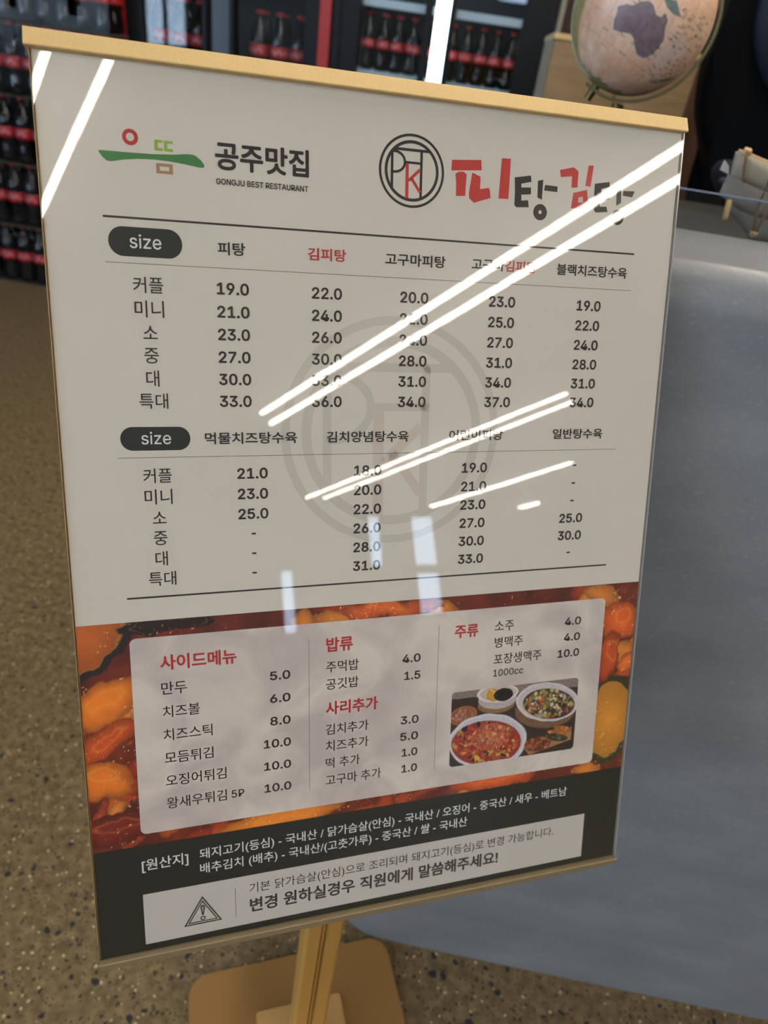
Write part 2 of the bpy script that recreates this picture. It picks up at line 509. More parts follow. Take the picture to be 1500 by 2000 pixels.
# larger stone chips of the terrazzo, let into the floor
rng = random.Random(11)
chip_meshes = []
for k in range(10):
    bm = bmesh.new()
    n = rng.choice((5, 6, 7))
    el = rng.uniform(0.5, 0.9)
    top = []; bot = []
    for i in range(n):
        a = 2 * math.pi * (i + rng.uniform(-0.25, 0.25)) / n
        rr = rng.uniform(0.7, 1.1)
        top.append(bm.verts.new((rr * math.cos(a), rr * el * math.sin(a), 0.0003)))
        bot.append(bm.verts.new((1.05 * rr * math.cos(a), 1.05 * rr * el * math.sin(a), -0.001)))
    bm.faces.new(top)
    for i in range(n):
        bm.faces.new((bot[i], bot[(i + 1) % n], top[(i + 1) % n], top[i]))
    me = bpy.data.meshes.new('stone_chip'); bmesh.ops.recalc_face_normals(bm, faces=bm.faces[:]); bm.to_mesh(me); bm.free()
    me.materials.append(M['chip'] if k % 4 else M['chip2'])
    chip_meshes.append(me)
cnt = 0
while cnt < 290:
    u = rng.random()
    if u < 0.6:
        x, y = rng.uniform(-0.55, 0.5), rng.uniform(0.25, 0.85)
    else:
        x, y = rng.uniform(-1.2, -0.2), rng.uniform(0.5, 1.7)
    if (x > -0.02 and y > 0.56):
        continue
    s_, t_ = 0.9232 * x + 0.3843 * y, -0.3843 * x + 0.9232 * y
    if -0.04 < s_ < 0.31 and 0.2 < t_ < 0.52:
        continue
    o = bpy.data.objects.new('stone_chip', rng.choice(chip_meshes))
    COL.objects.link(o)
    q = rng.uniform(0.0028, 0.0062) * (1.35 if rng.random() < 0.12 else 1)
    o.scale = (q, q * rng.uniform(0.7, 1), 1)
    o.location = (x, y, 0)
    o.rotation_euler = (0, 0, rng.uniform(0, 6.28))
    o.parent = fl
    cnt += 1

# ------------------------------------------------------------------ service counter
CF, CTOP, CNR = 0.566, 1.090, 0.034          # front plane, ledge height, nose radius
t = thing('service_counter', 'grey microcement service counter with a rounded top edge behind the menu stand', 'counter', (0.0, CF, 0))
XL, XR, YB = -0.03, 3.2, 1.46
prof = [(0.0, 0.0), (0.0, CTOP - CNR)]
for i in range(1, 11):
    a = math.radians(90 * i / 10)
    prof.append((CNR * (1 - math.cos(a)), CTOP - CNR + CNR * math.sin(a)))
prof.append((0.172, CTOP))
prof.append((0.172, 0.0))
bm = bmesh.new()
path = []                                   # plan outline of the front, rounded at the left end: position and outward normal
R_ = 0.10
path.append((Vector((XL, YB - 0.02)), Vector((-1, 0))))
for i in range(0, 13):
    a = math.radians(90 * i / 12)
    nrm = Vector((-math.cos(a), -math.sin(a)))
    path.append((Vector((XL + R_, CF + R_)) + nrm * R_, nrm))
path.append((Vector((XR, CF)), Vector((0, -1))))
rings = []
for p, nrm in path:
    rings.append([bm.verts.new((p.x - nrm.x * d_ * (0.55 if d_ > 0.09 and nrm.y > -0.99 else 1), p.y - nrm.y * d_ - CF, z_)) for d_, z_ in prof])
for a, b in zip(rings, rings[1:]):
    for i in range(len(prof) - 1):
        bm.faces.new((a[i], a[i + 1], b[i + 1], b[i]))
from_bm(bm, 'counter_body', M['counter'], t, smooth=True, sharp=40)
box('desk_top', M['desk'], 0.09, XR, CF + 0.172, YB, 0.995, 1.03, t, rel=(0, CF, 0))
box('desk_panel', M['desk'], 0.09, XR, YB - 0.04, YB - 0.02, 0.0, 0.995, t, rel=(0, CF, 0))
gp = thing('glass_guard', 'low clear glass guard strip along the rear of the counter ledge', 'glass guard', (1.0, 0.734, CTOP))
box('glass_panel', M['glass'], 0.10, 3.1, 0.732, 0.738, CTOP, 1.1235, gp, rel=(1.0, 0.734, CTOP))
box('glass_edge', mat('glass edge', (120, 134, 156), 0.12, spec=1.0), 0.10, 3.1, 0.7318, 0.7382, 1.1235, 1.1247, gp, rel=(1.0, 0.734, CTOP))

# ------------------------------------------------------------------ drinks bottles
def bottle_proto(name, h, r, label, group):
    t = thing(name, label, 'bottle', (0, 0, 0), group)
    P = [(0, 0.0), (0.55, 0.0), (0.86, 0.012), (0.97, 0.045), (1.0, 0.10), (0.97, 0.18), (0.88, 0.27), (0.86, 0.31), (0.93, 0.345), (0.96, 0.38), (0.965, 0.545), (0.97, 0.57), (0.96, 0.62), (0.88, 0.69), (0.70, 0.77), (0.50, 0.84), (0.38, 0.89), (0.33, 0.925), (0.40, 0.93), (0.40, 0.94), (0.32, 0.945), (0.32, 0.955)]
    bm = bmesh.new(); lathe_bm(bm, [(a * r, b * h) for a, b in P], 20); from_bm(bm, 'bottle_body', M['cola'], t, smooth=True)
    bm = bmesh.new(); lathe_bm(bm, [(0.965 * r, 0.385 * h), (0.985 * r, 0.39 * h), (0.99 * r, 0.54 * h), (0.965 * r, 0.545 * h)], 20)
    lb = from_bm(bm, 'label', M['label'], t, smooth=True)
    bm = bmesh.new()                         # white script running across the label
    top, bot = [], []
    for i in range(17):
        a = math.radians(-90 - 62 + 124 * i / 16)
        zc = 0.463 + 0.022 * math.sin(i * 1.15)
        th = 0.012 + 0.016 * abs(math.sin(i * 1.9))
        for L_, s in ((top, 1), (bot, -1)):
            L_.append(bm.verts.new((1.0 * r * math.cos(a), 1.0 * r * math.sin(a), (zc + s * th) * h)))
    for i in range(16):
        bm.faces.new((bot[i], bot[i + 1], top[i + 1], top[i]))
    from_bm(bm, 'script_mark', M['label_w'], lb)
    bm = bmesh.new(); lathe_bm(bm, [(0, 0.955 * h), (0.36 * r, 0.955 * h), (0.37 * r, 0.96 * h), (0.36 * r, 0.995 * h), (0.33 * r, 1.0 * h), (0, 1.0 * h)], 16)
    from_bm(bm, 'cap', M['cap'], t, smooth=True, sharp=50)
    return t


ORD = ['first', 'second', 'third', 'fourth', 'fifth', 'sixth', 'seventh', 'eighth', 'ninth', 'tenth', 'eleventh', 'twelfth']
rowname = ['bottom', 'second', 'third', 'fourth', 'fifth']
big = bottle_proto('cola_bottle', 0.262, 0.0405, 'x', 'x')
first = True
STY = 3.223 + 0.041
LAYER = 0.2705
for k in range(5):
    for j in range(2):
        for i in range(10):
            o = big if first else copy_tree(big)
            first = False
            o.location = (-1.595 - 0.082 * i, STY + 0.084 * j, 0.006 + LAYER * k)
            o.rotation_euler = (0, 0, rng.uniform(-0.5, 0.5))
            o['label'] = 'red labelled cola bottle, %s layer of stack, %s row, %s from the red fridge' % (rowname[k], 'front' if j == 0 else 'rear', ORD[i])
            o['group'] = 'cola bottles in the %s layer, %s row' % (rowname[k], 'front' if j == 0 else 'rear')
    o = box('slip_sheet', M['tray'], -2.41, -1.545, STY - 0.046, STY + 0.135, LAYER * k, LAYER * k + 0.005)
    tag(o, 'thin brown slip sheet under the %s layer of cola bottles' % rowname[k], 'sheet', 'slip sheets between bottle layers')
# shrink film round each pack of bottles, with a round opening at its end
for k in range(5):
    edges = [-2.41, -2.332, -2.086, -1.84, -1.552] if k % 2 == 0 else [-2.41, -2.209, -1.963, -1.717, -1.552]
    for i in range(len(edges) - 1):
        a, b = edges[i] + 0.002, edges[i + 1] - 0.002
        y0, y1, z0, z1 = STY - 0.0435, STY + 0.128, LAYER * k + 0.0065, LAYER * k + 0.2695
        bm = bmesh.new()
        out = rrect(a, b, z0, z1, 0.012, 5)
        n = len(out)
        fr = [bm.verts.new((x, y0, z)) for x, z in out]
        bk = [bm.verts.new((x, y1, z)) for x, z in out]
        for q in range(n):
            bm.faces.new((fr[q], fr[(q + 1) % n], bk[(q + 1) % n], bk[q]))
        cx, cz = (a + b) / 2, z0 + 0.075
        hole = [bm.verts.new((cx + 0.036 * math.cos(math.atan2(z - (z0 + z1) / 2, x - cx)), y0, cz + 0.045 * math.sin(math.atan2(z - (z0 + z1) / 2, x - cx)))) for x, z in out]
        for q in range(n):
            bm.faces.new((fr[q], fr[(q + 1) % n], hole[(q + 1) % n], hole[q]))
        o = from_bm(bm, 'shrink_wrap', M['film'], None, smooth=False)
        tag(o, 'clear shrink film round a bottle pack in the %s layer, %s' % (rowname[k], ['leftmost pack', 'second pack from the left', 'third pack from the left', 'pack nearest the red fridge'][i]), 'plastic film', 'shrink film round the cola packs')

# ------------------------------------------------------------------ glass door fridges
FY = 3.373


def fridge(x0, x1, label, side_mat, side_w, mull, shelves, led, handle):
    cx = (x0 + x1) / 2
    y0, y1, z1 = FY, FY + 0.72, 1.98
    t = thing('display_fridge', label, 'fridge', (cx, FY, 0))
    rel = (cx, FY, 0)
    bm = bmesh.new()
    for q in ((x0, x0 + 0.04, y0 + 0.05, y1, 0.05, z1), (x1 - 0.04, x1, y0 + 0.05, y1, 0.05, z1), (x0 + 0.04, x1 - 0.04, y1 - 0.04, y1, 0.05, z1),
              (x0 + 0.04, x1 - 0.04, y0 + 0.05, y1 - 0.04, 0.05, 0.20), (x0 + 0.04, x1 - 0.04, y0 + 0.05, y1 - 0.04, z1 - 0.2, z1)):
        box_bm(bm, q[0] - cx, q[1] - cx, q[2] - FY, q[3] - FY, q[4], q[5])
    from_bm(bm, 'cabinet', M['black'], t)
    bm = bmesh.new()
    for q in ((x0 + 0.041, x0 + 0.05, y0 + 0.06, y1 - 0.05), (x1 - 0.05, x1 - 0.041, y0 + 0.06, y1 - 0.05), (x0 + 0.05, x1 - 0.05, y1 - 0.05, y1 - 0.041)):
        box_bm(bm, q[0] - cx, q[1] - cx, q[2] - FY, q[3] - FY, 0.2, z1 - 0.2)
    from_bm(bm, 'liner', M['fridge_in'], t)
    for sx in (x0, x1 - side_w):
        box('side_panel', side_mat, sx, sx + side_w, y0 - 0.006, y0 + 0.05, 0.05, z1, t, rel=rel)
    box('header_panel', M['fridge_red'] if side_mat is M['fridge_red'] else M['black'], x0 + side_w, x1 - side_w, y0 - 0.006, y0 + 0.05, z1 - 0.2, z1, t, rel=rel)
    box('kick_plate', M['black'], x0 + side_w, x1 - side_w, y0, y0 + 0.05, 0.05, 0.2, t, rel=rel)
    for sx in (x0 + 0.05, x1 - 0.11):
        bm = bmesh.new(); lathe_bm(bm, [(0, 0), (0.025, 0), (0.025, 0.02), (0.015, 0.022), (0.015, 0.05), (0, 0.05)], 12, lambda p: (p[0] + sx + 0.03 - cx, p[1] + 0.12, p[2]))
        from_bm(bm, 'foot', M['silver'], t)
    # two doors
    a0, b1 = x0 + side_w, x1 - side_w
    for side, (a, b, fl_, fr_) in enumerate(((a0, mull[0], handle[0], handle[1]), (mull[1], b1, handle[2], handle[3]))):
        d = thing('door', None, None, ((a + b) / 2 - cx, 0, 0.2)); d.parent = t
        r = ((a + b) / 2, FY, 0.2)
        bm = bmesh.new()
        for q in ((a, a + fl_, 0.2, z1 - 0.2), (b - fr_, b, 0.2, z1 - 0.2), (a + fl_, b - fr_, 0.2, 0.27), (a + fl_, b - fr_, z1 - 0.27, z1 - 0.2)):
            box_bm(bm, q[0] - r[0], q[1] - r[0], 0.004, 0.045, q[2] - 0.2, q[3] - 0.2)
        from_bm(bm, 'door_frame', M['black'], d)
        box('door_glass', M['glass'], a + fl_, b - fr_, FY + 0.02, FY + 0.026, 0.27, z1 - 0.27, d, rel=r)
        hx = b - fr_ * 0.6 if side == 0 else a + fl_ * 0.35
        box('door_handle', M['black'], hx - 0.008, hx + 0.008, FY - 0.012, FY + 0.004, 0.85, 1.35, d, rel=r)
    if led:
        box('light_strip', M['led'], led[0], led[1], FY - 0.002, FY + 0.02, 0.24, z1 - 0.22, t, rel=rel)
    else:
        box('centre_trim', M['trim'], mull[0] + 0.012, mull[1] - 0.002, FY - 0.002, FY + 0.02, 0.2, z1 - 0.2, t, rel=rel)
    for z in shelves:
        bm = bmesh.new()
        box_bm(bm, x0 + 0.06 - cx, x1 - 0.06 - cx, 0.055, 0.062, z - 0.028, z)
        for i in range(14):
            yy = 0.08 + i * 0.04
            box_bm(bm, x0 + 0.06 - cx, x1 - 0.06 - cx, yy, yy + 0.004, z - 0.006, z)
        o = from_bm(bm, 'shelf', M['wire'], t)
    for sx in (x0 + 0.054, x1 - 0.066):
        box('inner_light', M['led_dim'], sx, sx + 0.012, FY + 0.10, FY + 0.112, 0.3, z1 - 0.3, t, rel=rel)
    return t


fridge(-1.600, -0.690, 'black glass door fridge with red side panels beside the bottle stack', M['fridge_red'], 0.045, (-1.195, -1.105), (0.40, 0.70, 0.985, 1.34), None, (0.075, 0.03, 0.018, 0.062))
fridge(-0.680, 0.200, 'black glass door fridge with a bright white light strip between its doors', M['black'], 0.03, (-0.285, -0.215), (0.50, 0.82, 1.098, 1.345), (-0.272, -0.218), (0.075, 0.03, 0.02, 0.10))
fs = thing('filler_panel', 'pale grey filler panel along the right side of the lit fridge', 'panel', (0.212, FY, 0))
box('filler_board', M['grey_side'], 0.202, 0.222, FY, FY + 0.7, 0, 1.98, fs, rel=(0.212, FY, 0), bev=0.002)

# bottles on the fridge shelves
def shelf_bottles(proto, xa, xb, y, z, pitch, rows, lab, grp):
    n = int((xb - xa) / pitch)
    off = (xb - xa - n * pitch) / 2 + pitch / 2
    for j in range(rows):
        for i in range(n):
            o = copy_tree(proto)
            o.location = (xa + off + i * pitch, y + j * (pitch + 0.004), z)
            o.rotation_euler = (0, 0, rng.uniform(-0.4, 0.4))
            o['label'] = lab % ('front' if j == 0 else 'second', ORD[i])
            o['group'] = grp + (' front row' if j == 0 else ' second row')


small = bottle_proto('small_cola_bottle', 0.200, 0.0290, 'x', 'x')
small.location = (-0.55, FY + 0.115, 1.099)
small['label'] = 'small red capped cola bottle at the far left end of the lit fridge shelf'
small['group'] = 'small bottles, left end'
shelf_bottles(big, -1.53, -1.20, FY + 0.12, 0.986, 0.088, 2, 'large cola bottle in red sided fridge, left door, %s row, %s from the left', 'large bottles behind the left door')
shelf_bottles(big, -1.10, -0.76, FY + 0.12, 0.986, 0.088, 2, 'large cola bottle in red sided fridge, right door, %s row, %s from the left', 'large bottles behind the right door')
shelf_bottles(big, -1.53, -0.76, FY + 0.12, 0.701, 0.088, 1, 'large cola bottle, lower shelf of red sided fridge, %s row, %s from the left', 'large bottles, lower shelf')
shelf_bottles(small, -0.52, -0.27, FY + 0.115, 1.099, 0.0615, 2, 'small cola bottle in lit fridge, left door, %s row, %s from its left', 'small bottles behind the left door')
shelf_bottles(small, -0.23, 0.14, FY + 0.115, 1.099, 0.0615, 2, 'small cola bottle in lit fridge, right door, %s row, %s from the left', 'small bottles behind the right door')
shelf_bottles(small, -0.58, 0.12, FY + 0.115, 0.821, 0.0615, 1, 'small cola bottle, lower shelf of lit fridge, %s row, %s from the left', 'small bottles, lower shelf')

# ------------------------------------------------------------------ plywood cabinet, wall cabinet, chair
pc = thing('plywood_cabinet', 'light plywood cabinet standing behind the globe', 'cabinet', (0.335, 2.45, 0))
rel = (0.335, 2.45, 0)
box('carcass', M['ply'], 0.139, 0.531, 2.318, 2.75, 0.06, 1.268, pc, rel=rel)
box('top_board', M['ply_edge'], 0.137, 0.533, 2.298, 2.752, 1.268, 1.281, pc, rel=rel)
box('plinth', M['dkwood'], 0.16, 0.51, 2.33, 2.74, 0.0, 0.06, pc, rel=rel)
for a, b in ((0.141, 0.334), (0.337, 0.529)):
    d = box('door', M['ply'], a, b, 2.300, 2.317, 0.07, 1.265, pc, rel=rel, bev=0.0015)
    kx = b - 0.02 if a < 0.2 else a + 0.02
    bm = bmesh.new(); lathe_bm(bm, [(0, 0), (0.006, 0), (0.006, 0.012), (0.011, 0.016), (0.011, 0.022), (0, 0.024)], 12, lambda p: (kx - rel[0] + p[0], 2.300 - rel[1] - p[2], 0.8 + p[1]))
    from_bm(bm, 'knob', M['brass'], d)
wc = thing('wooden_cabinet', 'tall dark brown wooden cabinet behind the black chair', 'cabinet', (1.1, 2.9, 0))
rel = (1.1, 2.9, 0)
box('carcass', M['dkwood'], 0.50, 1.8, 2.92, 3.4, 0.05, 2.1, wc, rel=rel)
box('plinth', M['black'], 0.53, 1.77, 2.95, 3.38, 0.0, 0.05, wc, rel=rel)
for i in range(3):
    a = 0.505 + i * 0.432
    d = box('door', M['dkwood'], a, a + 0.427, 2.90, 2.919, 0.07, 2.09, wc, rel=rel, bev=0.003)
    box('door_handle', M['brass'], a + 0.39, a + 0.40, 2.88, 2.90, 1.0, 1.2, d, rel=(1.1, 2.9, 0))

ch = thing('high_back_chair', 'tall black padded chair behind the counter, with navy headrest and armrest', 'chair', (0.80, 1.95, 0))
cx, cy = 0.80, 1.95
# backrest: silhouette in XZ, thick and rounded
sil = [(0.452, 1.34), (0.448, 1.28), (0.455, 1.20), (0.480, 1.13), (0.512, 1.085), (0.545, 1.02), (0.56, 0.80), (0.58, 0.60), (1.02, 0.60), (1.05, 0.80), (1.09, 1.03), (1.15, 1.2), (1.16, 1.36), (1.12, 1.50), (1.02, 1.60), (0.80, 1.64), (0.60, 1.60), (0.50, 1.50), (0.462, 1.42)]
bm = bmesh.new()
prism_bm(bm, [(x - cx, z) for x, z in sil], -0.09, 0.02, lambda x, y, z: (x, z, y))
bmesh.ops.bevel(bm, geom=bm.edges[:], offset=0.03, segments=4, affect='EDGES', profile=0.5)
from_bm(bm, 'backrest', M['blackvinyl'], ch, smooth=True)
bm = bmesh.new()
bmesh.ops.create_uvsphere(bm, u_segments=32, v_segments=16, radius=1)
for v in bm.verts:
    v.co = Vector((0.735 - cx + 0.235 * v.co.x, -0.105 + 0.045 * v.co.y, 1.38 + 0.21 * v.co.z))
from_bm(bm, 'headrest', M['navy'], ch, smooth=True)
bm = bmesh.new()
box_bm(bm, -0.25, 0.25, -0.46, -0.06, 0.46, 0.58, 0.04, 4)
from_bm(bm, 'seat', M['blackvinyl'], ch, smooth=True)
for sx in (-0.25, 0.27):
    bm = bmesh.new()
    bmesh.ops.create_uvsphere(bm, u_segments=24, v_segments=12, radius=1)
    for v in bm.verts:
        v.co = Vector((sx + 0.045 * v.co.x, -0.22 + 0.13 * v.co.y, 1.045 + 0.038 * v.co.z - 0.02 * v.co.x))
    ar = from_bm(bm, 'armrest', M['navy'], ch, smooth=True)
    bm = bmesh.new(); tube_bm(bm, [(sx, -0.24, 1.03), (sx, -0.26, 0.80), (sx, -0.24, 0.55)], 0.022, 12)
    from_bm(bm, 'armrest_post', M['blackvinyl'], ch, smooth=True)
    bm = bmesh.new(); bmesh.ops.create_uvsphere(bm, u_segments=14, v_segments=8, radius=0.011)
    for v in bm.verts:
        v.co += Vector((sx - 0.05, -0.30, 1.05))
    from_bm(bm, 'lever_knob', M['navy'], ar, smooth=True)
bm = bmesh.new(); tube_bm(bm, [(0, -0.17, 0.46), (0, -0.17, 0.12)], 0.028, 14); from_bm(bm, 'column', M['silver'], ch, smooth=True)
for k in range(5):
    a = 2 * math.pi * k / 5
    bm = bmesh.new(); tube_bm(bm, [(0, -0.17, 0.12), (0.26 * math.cos(a), -0.17 + 0.26 * math.sin(a), 0.07)], 0.02, 8, rr=[0.024, 0.014])
    lg = from_bm(bm, 'leg', M['blackvinyl'], ch, smooth=True)
    bm = bmesh.new(); bmesh.ops.create_uvsphere(bm, u_segments=12, v_segments=8, radius=0.03)
    for v in bm.verts:
        v.co += Vector((0.26 * math.cos(a), -0.17 + 0.26 * math.sin(a), 0.03))
    from_bm(bm, 'caster', M['black'], lg, smooth=True)

# ------------------------------------------------------------------ globe
GC, GR = Vector((0.1954, 1.2828, 1.2786)), 0.100
AX = Vector((0.3942, -0.0601, 0.9171)).normalized()
EX = Vector((0.9187, 0.0, -0.3949)).normalized()
EY = AX.cross(EX)
gl = thing('globe', 'antique style beige desk globe on a brass arm', 'globe', (GC.x, GC.y, 1.03))
AUS = [(-6.9, -116.6), (-2.9, -111.7), (-1.1, -106.6), (3.0, -103.7), (6.6, -99.0), (6.4, -94.3), (2.7, -88.9), (3.1, -83.8), (6.9, -83.2), (4.7, -78.4), (-1.1, -76.3), (-5.9, -71.9), (-12.0, -71.3), (-18.2, -72.0), (-23.4, -75.6), (-23.8, -82.3), (-19.9, -88.5), (-16.2, -93.3), (-15.7, -97.9), (-18.6, -103.9), (-20.1, -110.6), (-15.3, -113.8), (-10.8, -114.7)]
NG = [(13.9, -90.1), (17.4, -80.4), (11.5, -71.4), (10.2, -77.2), (11.0, -84.4)]
NZ1 = [(-34.8, -49.8), (-31.0, -44.4), (-30.0, -41.0), (-32.5, -42.5)]
NZ2 = [(-29.0, -42.4), (-22.1, -33.2), (-24.1, -29.6), (-28.5, -37.7)]


def inpoly(px, py, poly):
    ins = np.zeros(px.shape, bool)
    n = len(poly)
    for i in range(n):
        x1, y1 = poly[i]; x2, y2 = poly[(i + 1) % n]
        c = ((y1 > py) != (y2 > py)) & (px < (x2 - x1) * (py - y1) / (y2 - y1 + 1e-12) + x1)
        ins ^= c
    return ins


def polydist(px, py, poly):
    d = np.full(px.shape, 1e9)
    n = len(poly)
    for i in range(n):
        x1, y1 = poly[i]; x2, y2 = poly[(i + 1) % n]
        dx, dy = x2 - x1, y2 - y1
        t_ = np.clip(((px - x1) * dx + (py - y1) * dy) / (dx * dx + dy * dy), 0, 1)
        d = np.minimum(d, np.hypot(px - x1 - t_ * dx, py - y1 - t_ * dy))
    return d


def vnoise(x, y, seed):
    r = np.random.RandomState(seed).rand(64, 64)
    xi, yi = np.floor(x).astype(int), np.floor(y).astype(int)
    fx, fy = x - xi, y - yi
    fx, fy = fx * fx * (3 - 2 * fx), fy * fy * (3 - 2 * fy)
    g = lambda a, b: r[a % 64, b % 64]
    return (g(xi, yi) * (1 - fx) + g(xi + 1, yi) * fx) * (1 - fy) + (g(xi, yi + 1) * (1 - fx) + g(xi + 1, yi + 1) * fx) * fy


def fbm(x, y, seed, o=4):
    s = 0; a = 0.5
    for k in range(o):
        s = s + a * vnoise(x * 2 ** k, y * 2 ** k, seed + k); a *= 0.5
    return s / (1 - 0.5 ** o)


def grid_mesh(name, nu, nv, pos, colr, m, parent, smooth=True):
    """pos: (nv,nu,3) array, colr: (nv,nu,3) srgb 0..255"""
    me = bpy.data.meshes.new(name)
    idx = np.arange(nu * nv).reshape(nv, nu)
    q = np.stack([idx[1:, :-1], idx[1:, 1:], idx[:-1, 1:], idx[:-1, :-1]], -1).reshape(-1, 4)
    me.vertices.add(nu * nv); me.vertices.foreach_set('co', pos.reshape(-1).astype(np.float32))
    me.loops.add(q.size); me.loops.foreach_set('vertex_index', q.reshape(-1).astype(np.int32))
    me.polygons.add(len(q)); me.polygons.foreach_set('loop_start', (np.arange(len(q)) * 4).astype(np.int32))
    me.update(calc_edges=True)
    c = np.clip(colr, 0, 255) / 255.0
    lin = np.where(c <= 0.04045, c / 12.92, ((c + 0.055) / 1.055) ** 2.4)
    rgba = np.concatenate([lin.reshape(-1, 3), np.ones((nu * nv, 1))], 1).astype(np.float32)
    at = me.color_attributes.new('print', 'FLOAT_COLOR', 'POINT')
    at.data.foreach_set('color', rgba.reshape(-1))
    return link(me, name, m, parent, smooth=smooth)


nu, nv = 721, 361
lon, lat = np.meshgrid(np.linspace(-180, 180, nu), np.linspace(-90, 90, nv))
la, lo = np.radians(lat), np.radians(lon)
pos = GR * (np.cos(la) * np.cos(lo))[..., None] * np.array(EX) + GR * (np.cos(la) * np.sin(lo))[..., None] * np.array(EY) + GR * np.sin(la)[..., None] * np.array(AX)
pos = pos + np.array([0, 0, GC.z - 1.03])
n1 = fbm(lon / 14 + 20, lat / 14 + 20, 5)
n2 = fbm(lon / 4 + 40, lat / 4 + 30, 15)
C_ = np.array([214, 176, 150.])[None, None] + ((n1 - 0.5) * 60)[..., None] * np.array([0.5, 0.9, 1.0]) + ((n2 - 0.5) * 26)[..., None]


def blend(C, mask, col_):
    return C * (1 - mask[..., None]) + np.array(col_, float) * mask[..., None]


# pale shelf seas and island arcs east of the continent
sea = np.clip(1 - np.hypot((lat + 8) / 22, (lon + 58) / 18), 0, 1) * np.clip(fbm(lon / 6, lat / 6, 33) * 2.4 - 0.6, 0, 1)
C_ = blend(C_, np.clip(sea * 1.6, 0, 0.7), (205, 188, 182))
for poly, col_, halo in ((AUS, (118, 100, 106), (206, 190, 182)), (NG, (78, 100, 98), (196, 180, 172)), (NZ1, (88, 98, 72), (200, 178, 160)), (NZ2, (88, 98, 72), (200, 178, 160))):
    wob = (fbm(lon / 2.2, lat / 2.2, 3) - 0.5) * 2.2
    d = polydist(lat, lon, poly)
    ins = inpoly(lat + wob * 0.6, lon + wob * 0.6, poly)
    C_ = blend(C_, np.clip(1 - d / 3.2, 0, 1) * (~ins) * 0.8, halo)
    land = np.array(col_, float) + ((fbm(lon / 3, lat / 3, 8) - 0.5) * 30)[..., None]
    C_ = np.where(ins[..., None], land, C_)
    C_ = blend(C_, ((d < 0.5) * 0.5), (80, 66, 62))
# other continents of the far side, kept loose
far = fbm(lon / 34 + 7, lat / 30 + 3, 51) > 0.56
farmask = far & ((lon > 10) | (lon < -150)) & (np.abs(lat) < 62)
C_ = np.where(farmask[..., None], np.array([150, 142, 96.]) + ((n2 - 0.5) * 30)[..., None], C_)
# ice cap
cap_ = lat < (-63 + 5 * (fbm(lon / 9, lat / 9, 60) - 0.5) * 4)
C_ = np.where(cap_[..., None], np.array([132, 124, 84.]) + ((n2 - 0.5) * 30)[..., None], C_)
# graticule
for g, per in ((lat, 15), (lon, 15)):
    dd = np.abs((g + per / 2) % per - per / 2)
    C_ = blend(C_, (dd < 0.3) * 0.22, (90, 70, 55))
# tiny unreadable place-name strokes
rs = np.random.RandomState(3)
for k in range(125):
    la0, lo0 = rs.uniform(-34, 26), rs.uniform(-74, -28) if k < 105 else rs.uniform(-125, -70)
    n_ = rs.randint(3, 8)
    slant = 0.0
    for i in range(n_):
        a_, b_ = la0 + rs.uniform(-.3, .3), lo0 + i * 0.8
        msk = (np.abs(lat - a_) < rs.uniform(0.35, 0.8)) & (np.abs(lon - b_) < 0.3)
        C_ = blend(C_, msk * 0.62, (86, 68, 60))
M['globe'] = attr_mat('globe print', 0.38)
grid_mesh('sphere', nu, nv, pos, C_, M['globe'], gl)
GL = lambda p: Vector(p) - Vector((GC.x, GC.y, 1.03))
# meridian arc: half ring round the far right side, from below the south pole to the north pole
side = (Vector((0, 0, -1)) - AX * (-AX.z)).normalized()
arcn = AX.cross(side)
bm = bmesh.new()
rings = []
NA = 60
for i in range(NA + 1):
    a = math.radians(-8 + (180 + 16) * i / NA)
    d_ = (-AX) * math.cos(a) + side * math.sin(a)
    ring = []
    for rr, ww in ((0.1035, -0.007), (0.1035, 0.007), (0.1075, 0.007), (0.1082, 0.004), (0.1082, -0.004), (0.1075, -0.007)):
        ring.append(bm.verts.new(GL(GC) + d_ * rr + arcn * ww))
    rings.append(ring)
for a, b in zip(rings, rings[1:]):
    for k in range(6):
        bm.faces.new((a[k], a[(k + 1) % 6], b[(k + 1) % 6], b[k]))
bm.faces.new(rings[0]); bm.faces.new(rings[-1][::-1])
from_bm(bm, 'meridian_arc', M['brass'], gl)
for s in (-1, 1):
    bm = bmesh.new(); tube_bm(bm, [GL(GC) + AX * s * 0.0995, GL(GC) + AX * s * 0.121], 0.0062, 16)
    from_bm(bm, 'axis_pin', M['brass'], gl, smooth=True, sharp=40)
low = GL(GC) + Vector((0, 0, -0.1095))
bm = bmesh.new(); lathe_bm(bm, [(0, 0.012), (0.052, 0.012), (0.050, 0.018), (0.03, 0.026), (0.012, 0.032), (0.008, 0.05), (0.007, 0.075), (0.010, 0.085), (0.0065, 0.092), (0.0075, 0.104), (0.009, low.z - 0.002), (0, low.z)], 28)
for v in bm.verts: pass
from_bm(bm, 'pillar', M['brass'], gl, smooth=True, sharp=40)
bm = bmesh.new(); lathe_bm(bm, [(0, 0), (0.068, 0), (0.070, 0.004), (0.068, 0.012), (0, 0.012)], 36)
from_bm(bm, 'base', M['hull'], gl, smooth=True, sharp=40)

# ------------------------------------------------------------------ model ship with canvas sails
SO = Vector((0.48, 1.08, 1.03))
sh = thing('model_ship', 'wooden model sailing ship with canvas sails tied by twine', 'model ship', SO)


YS, KS = 1.05, 1.05 / 1.10


def sp(x, z, dy=0.0):
    """point of the ship's rig, drawn in its own upright plane"""
    return Vector((x * KS, YS + dy, 1.2 - (1.2 - z) * KS)) - SO


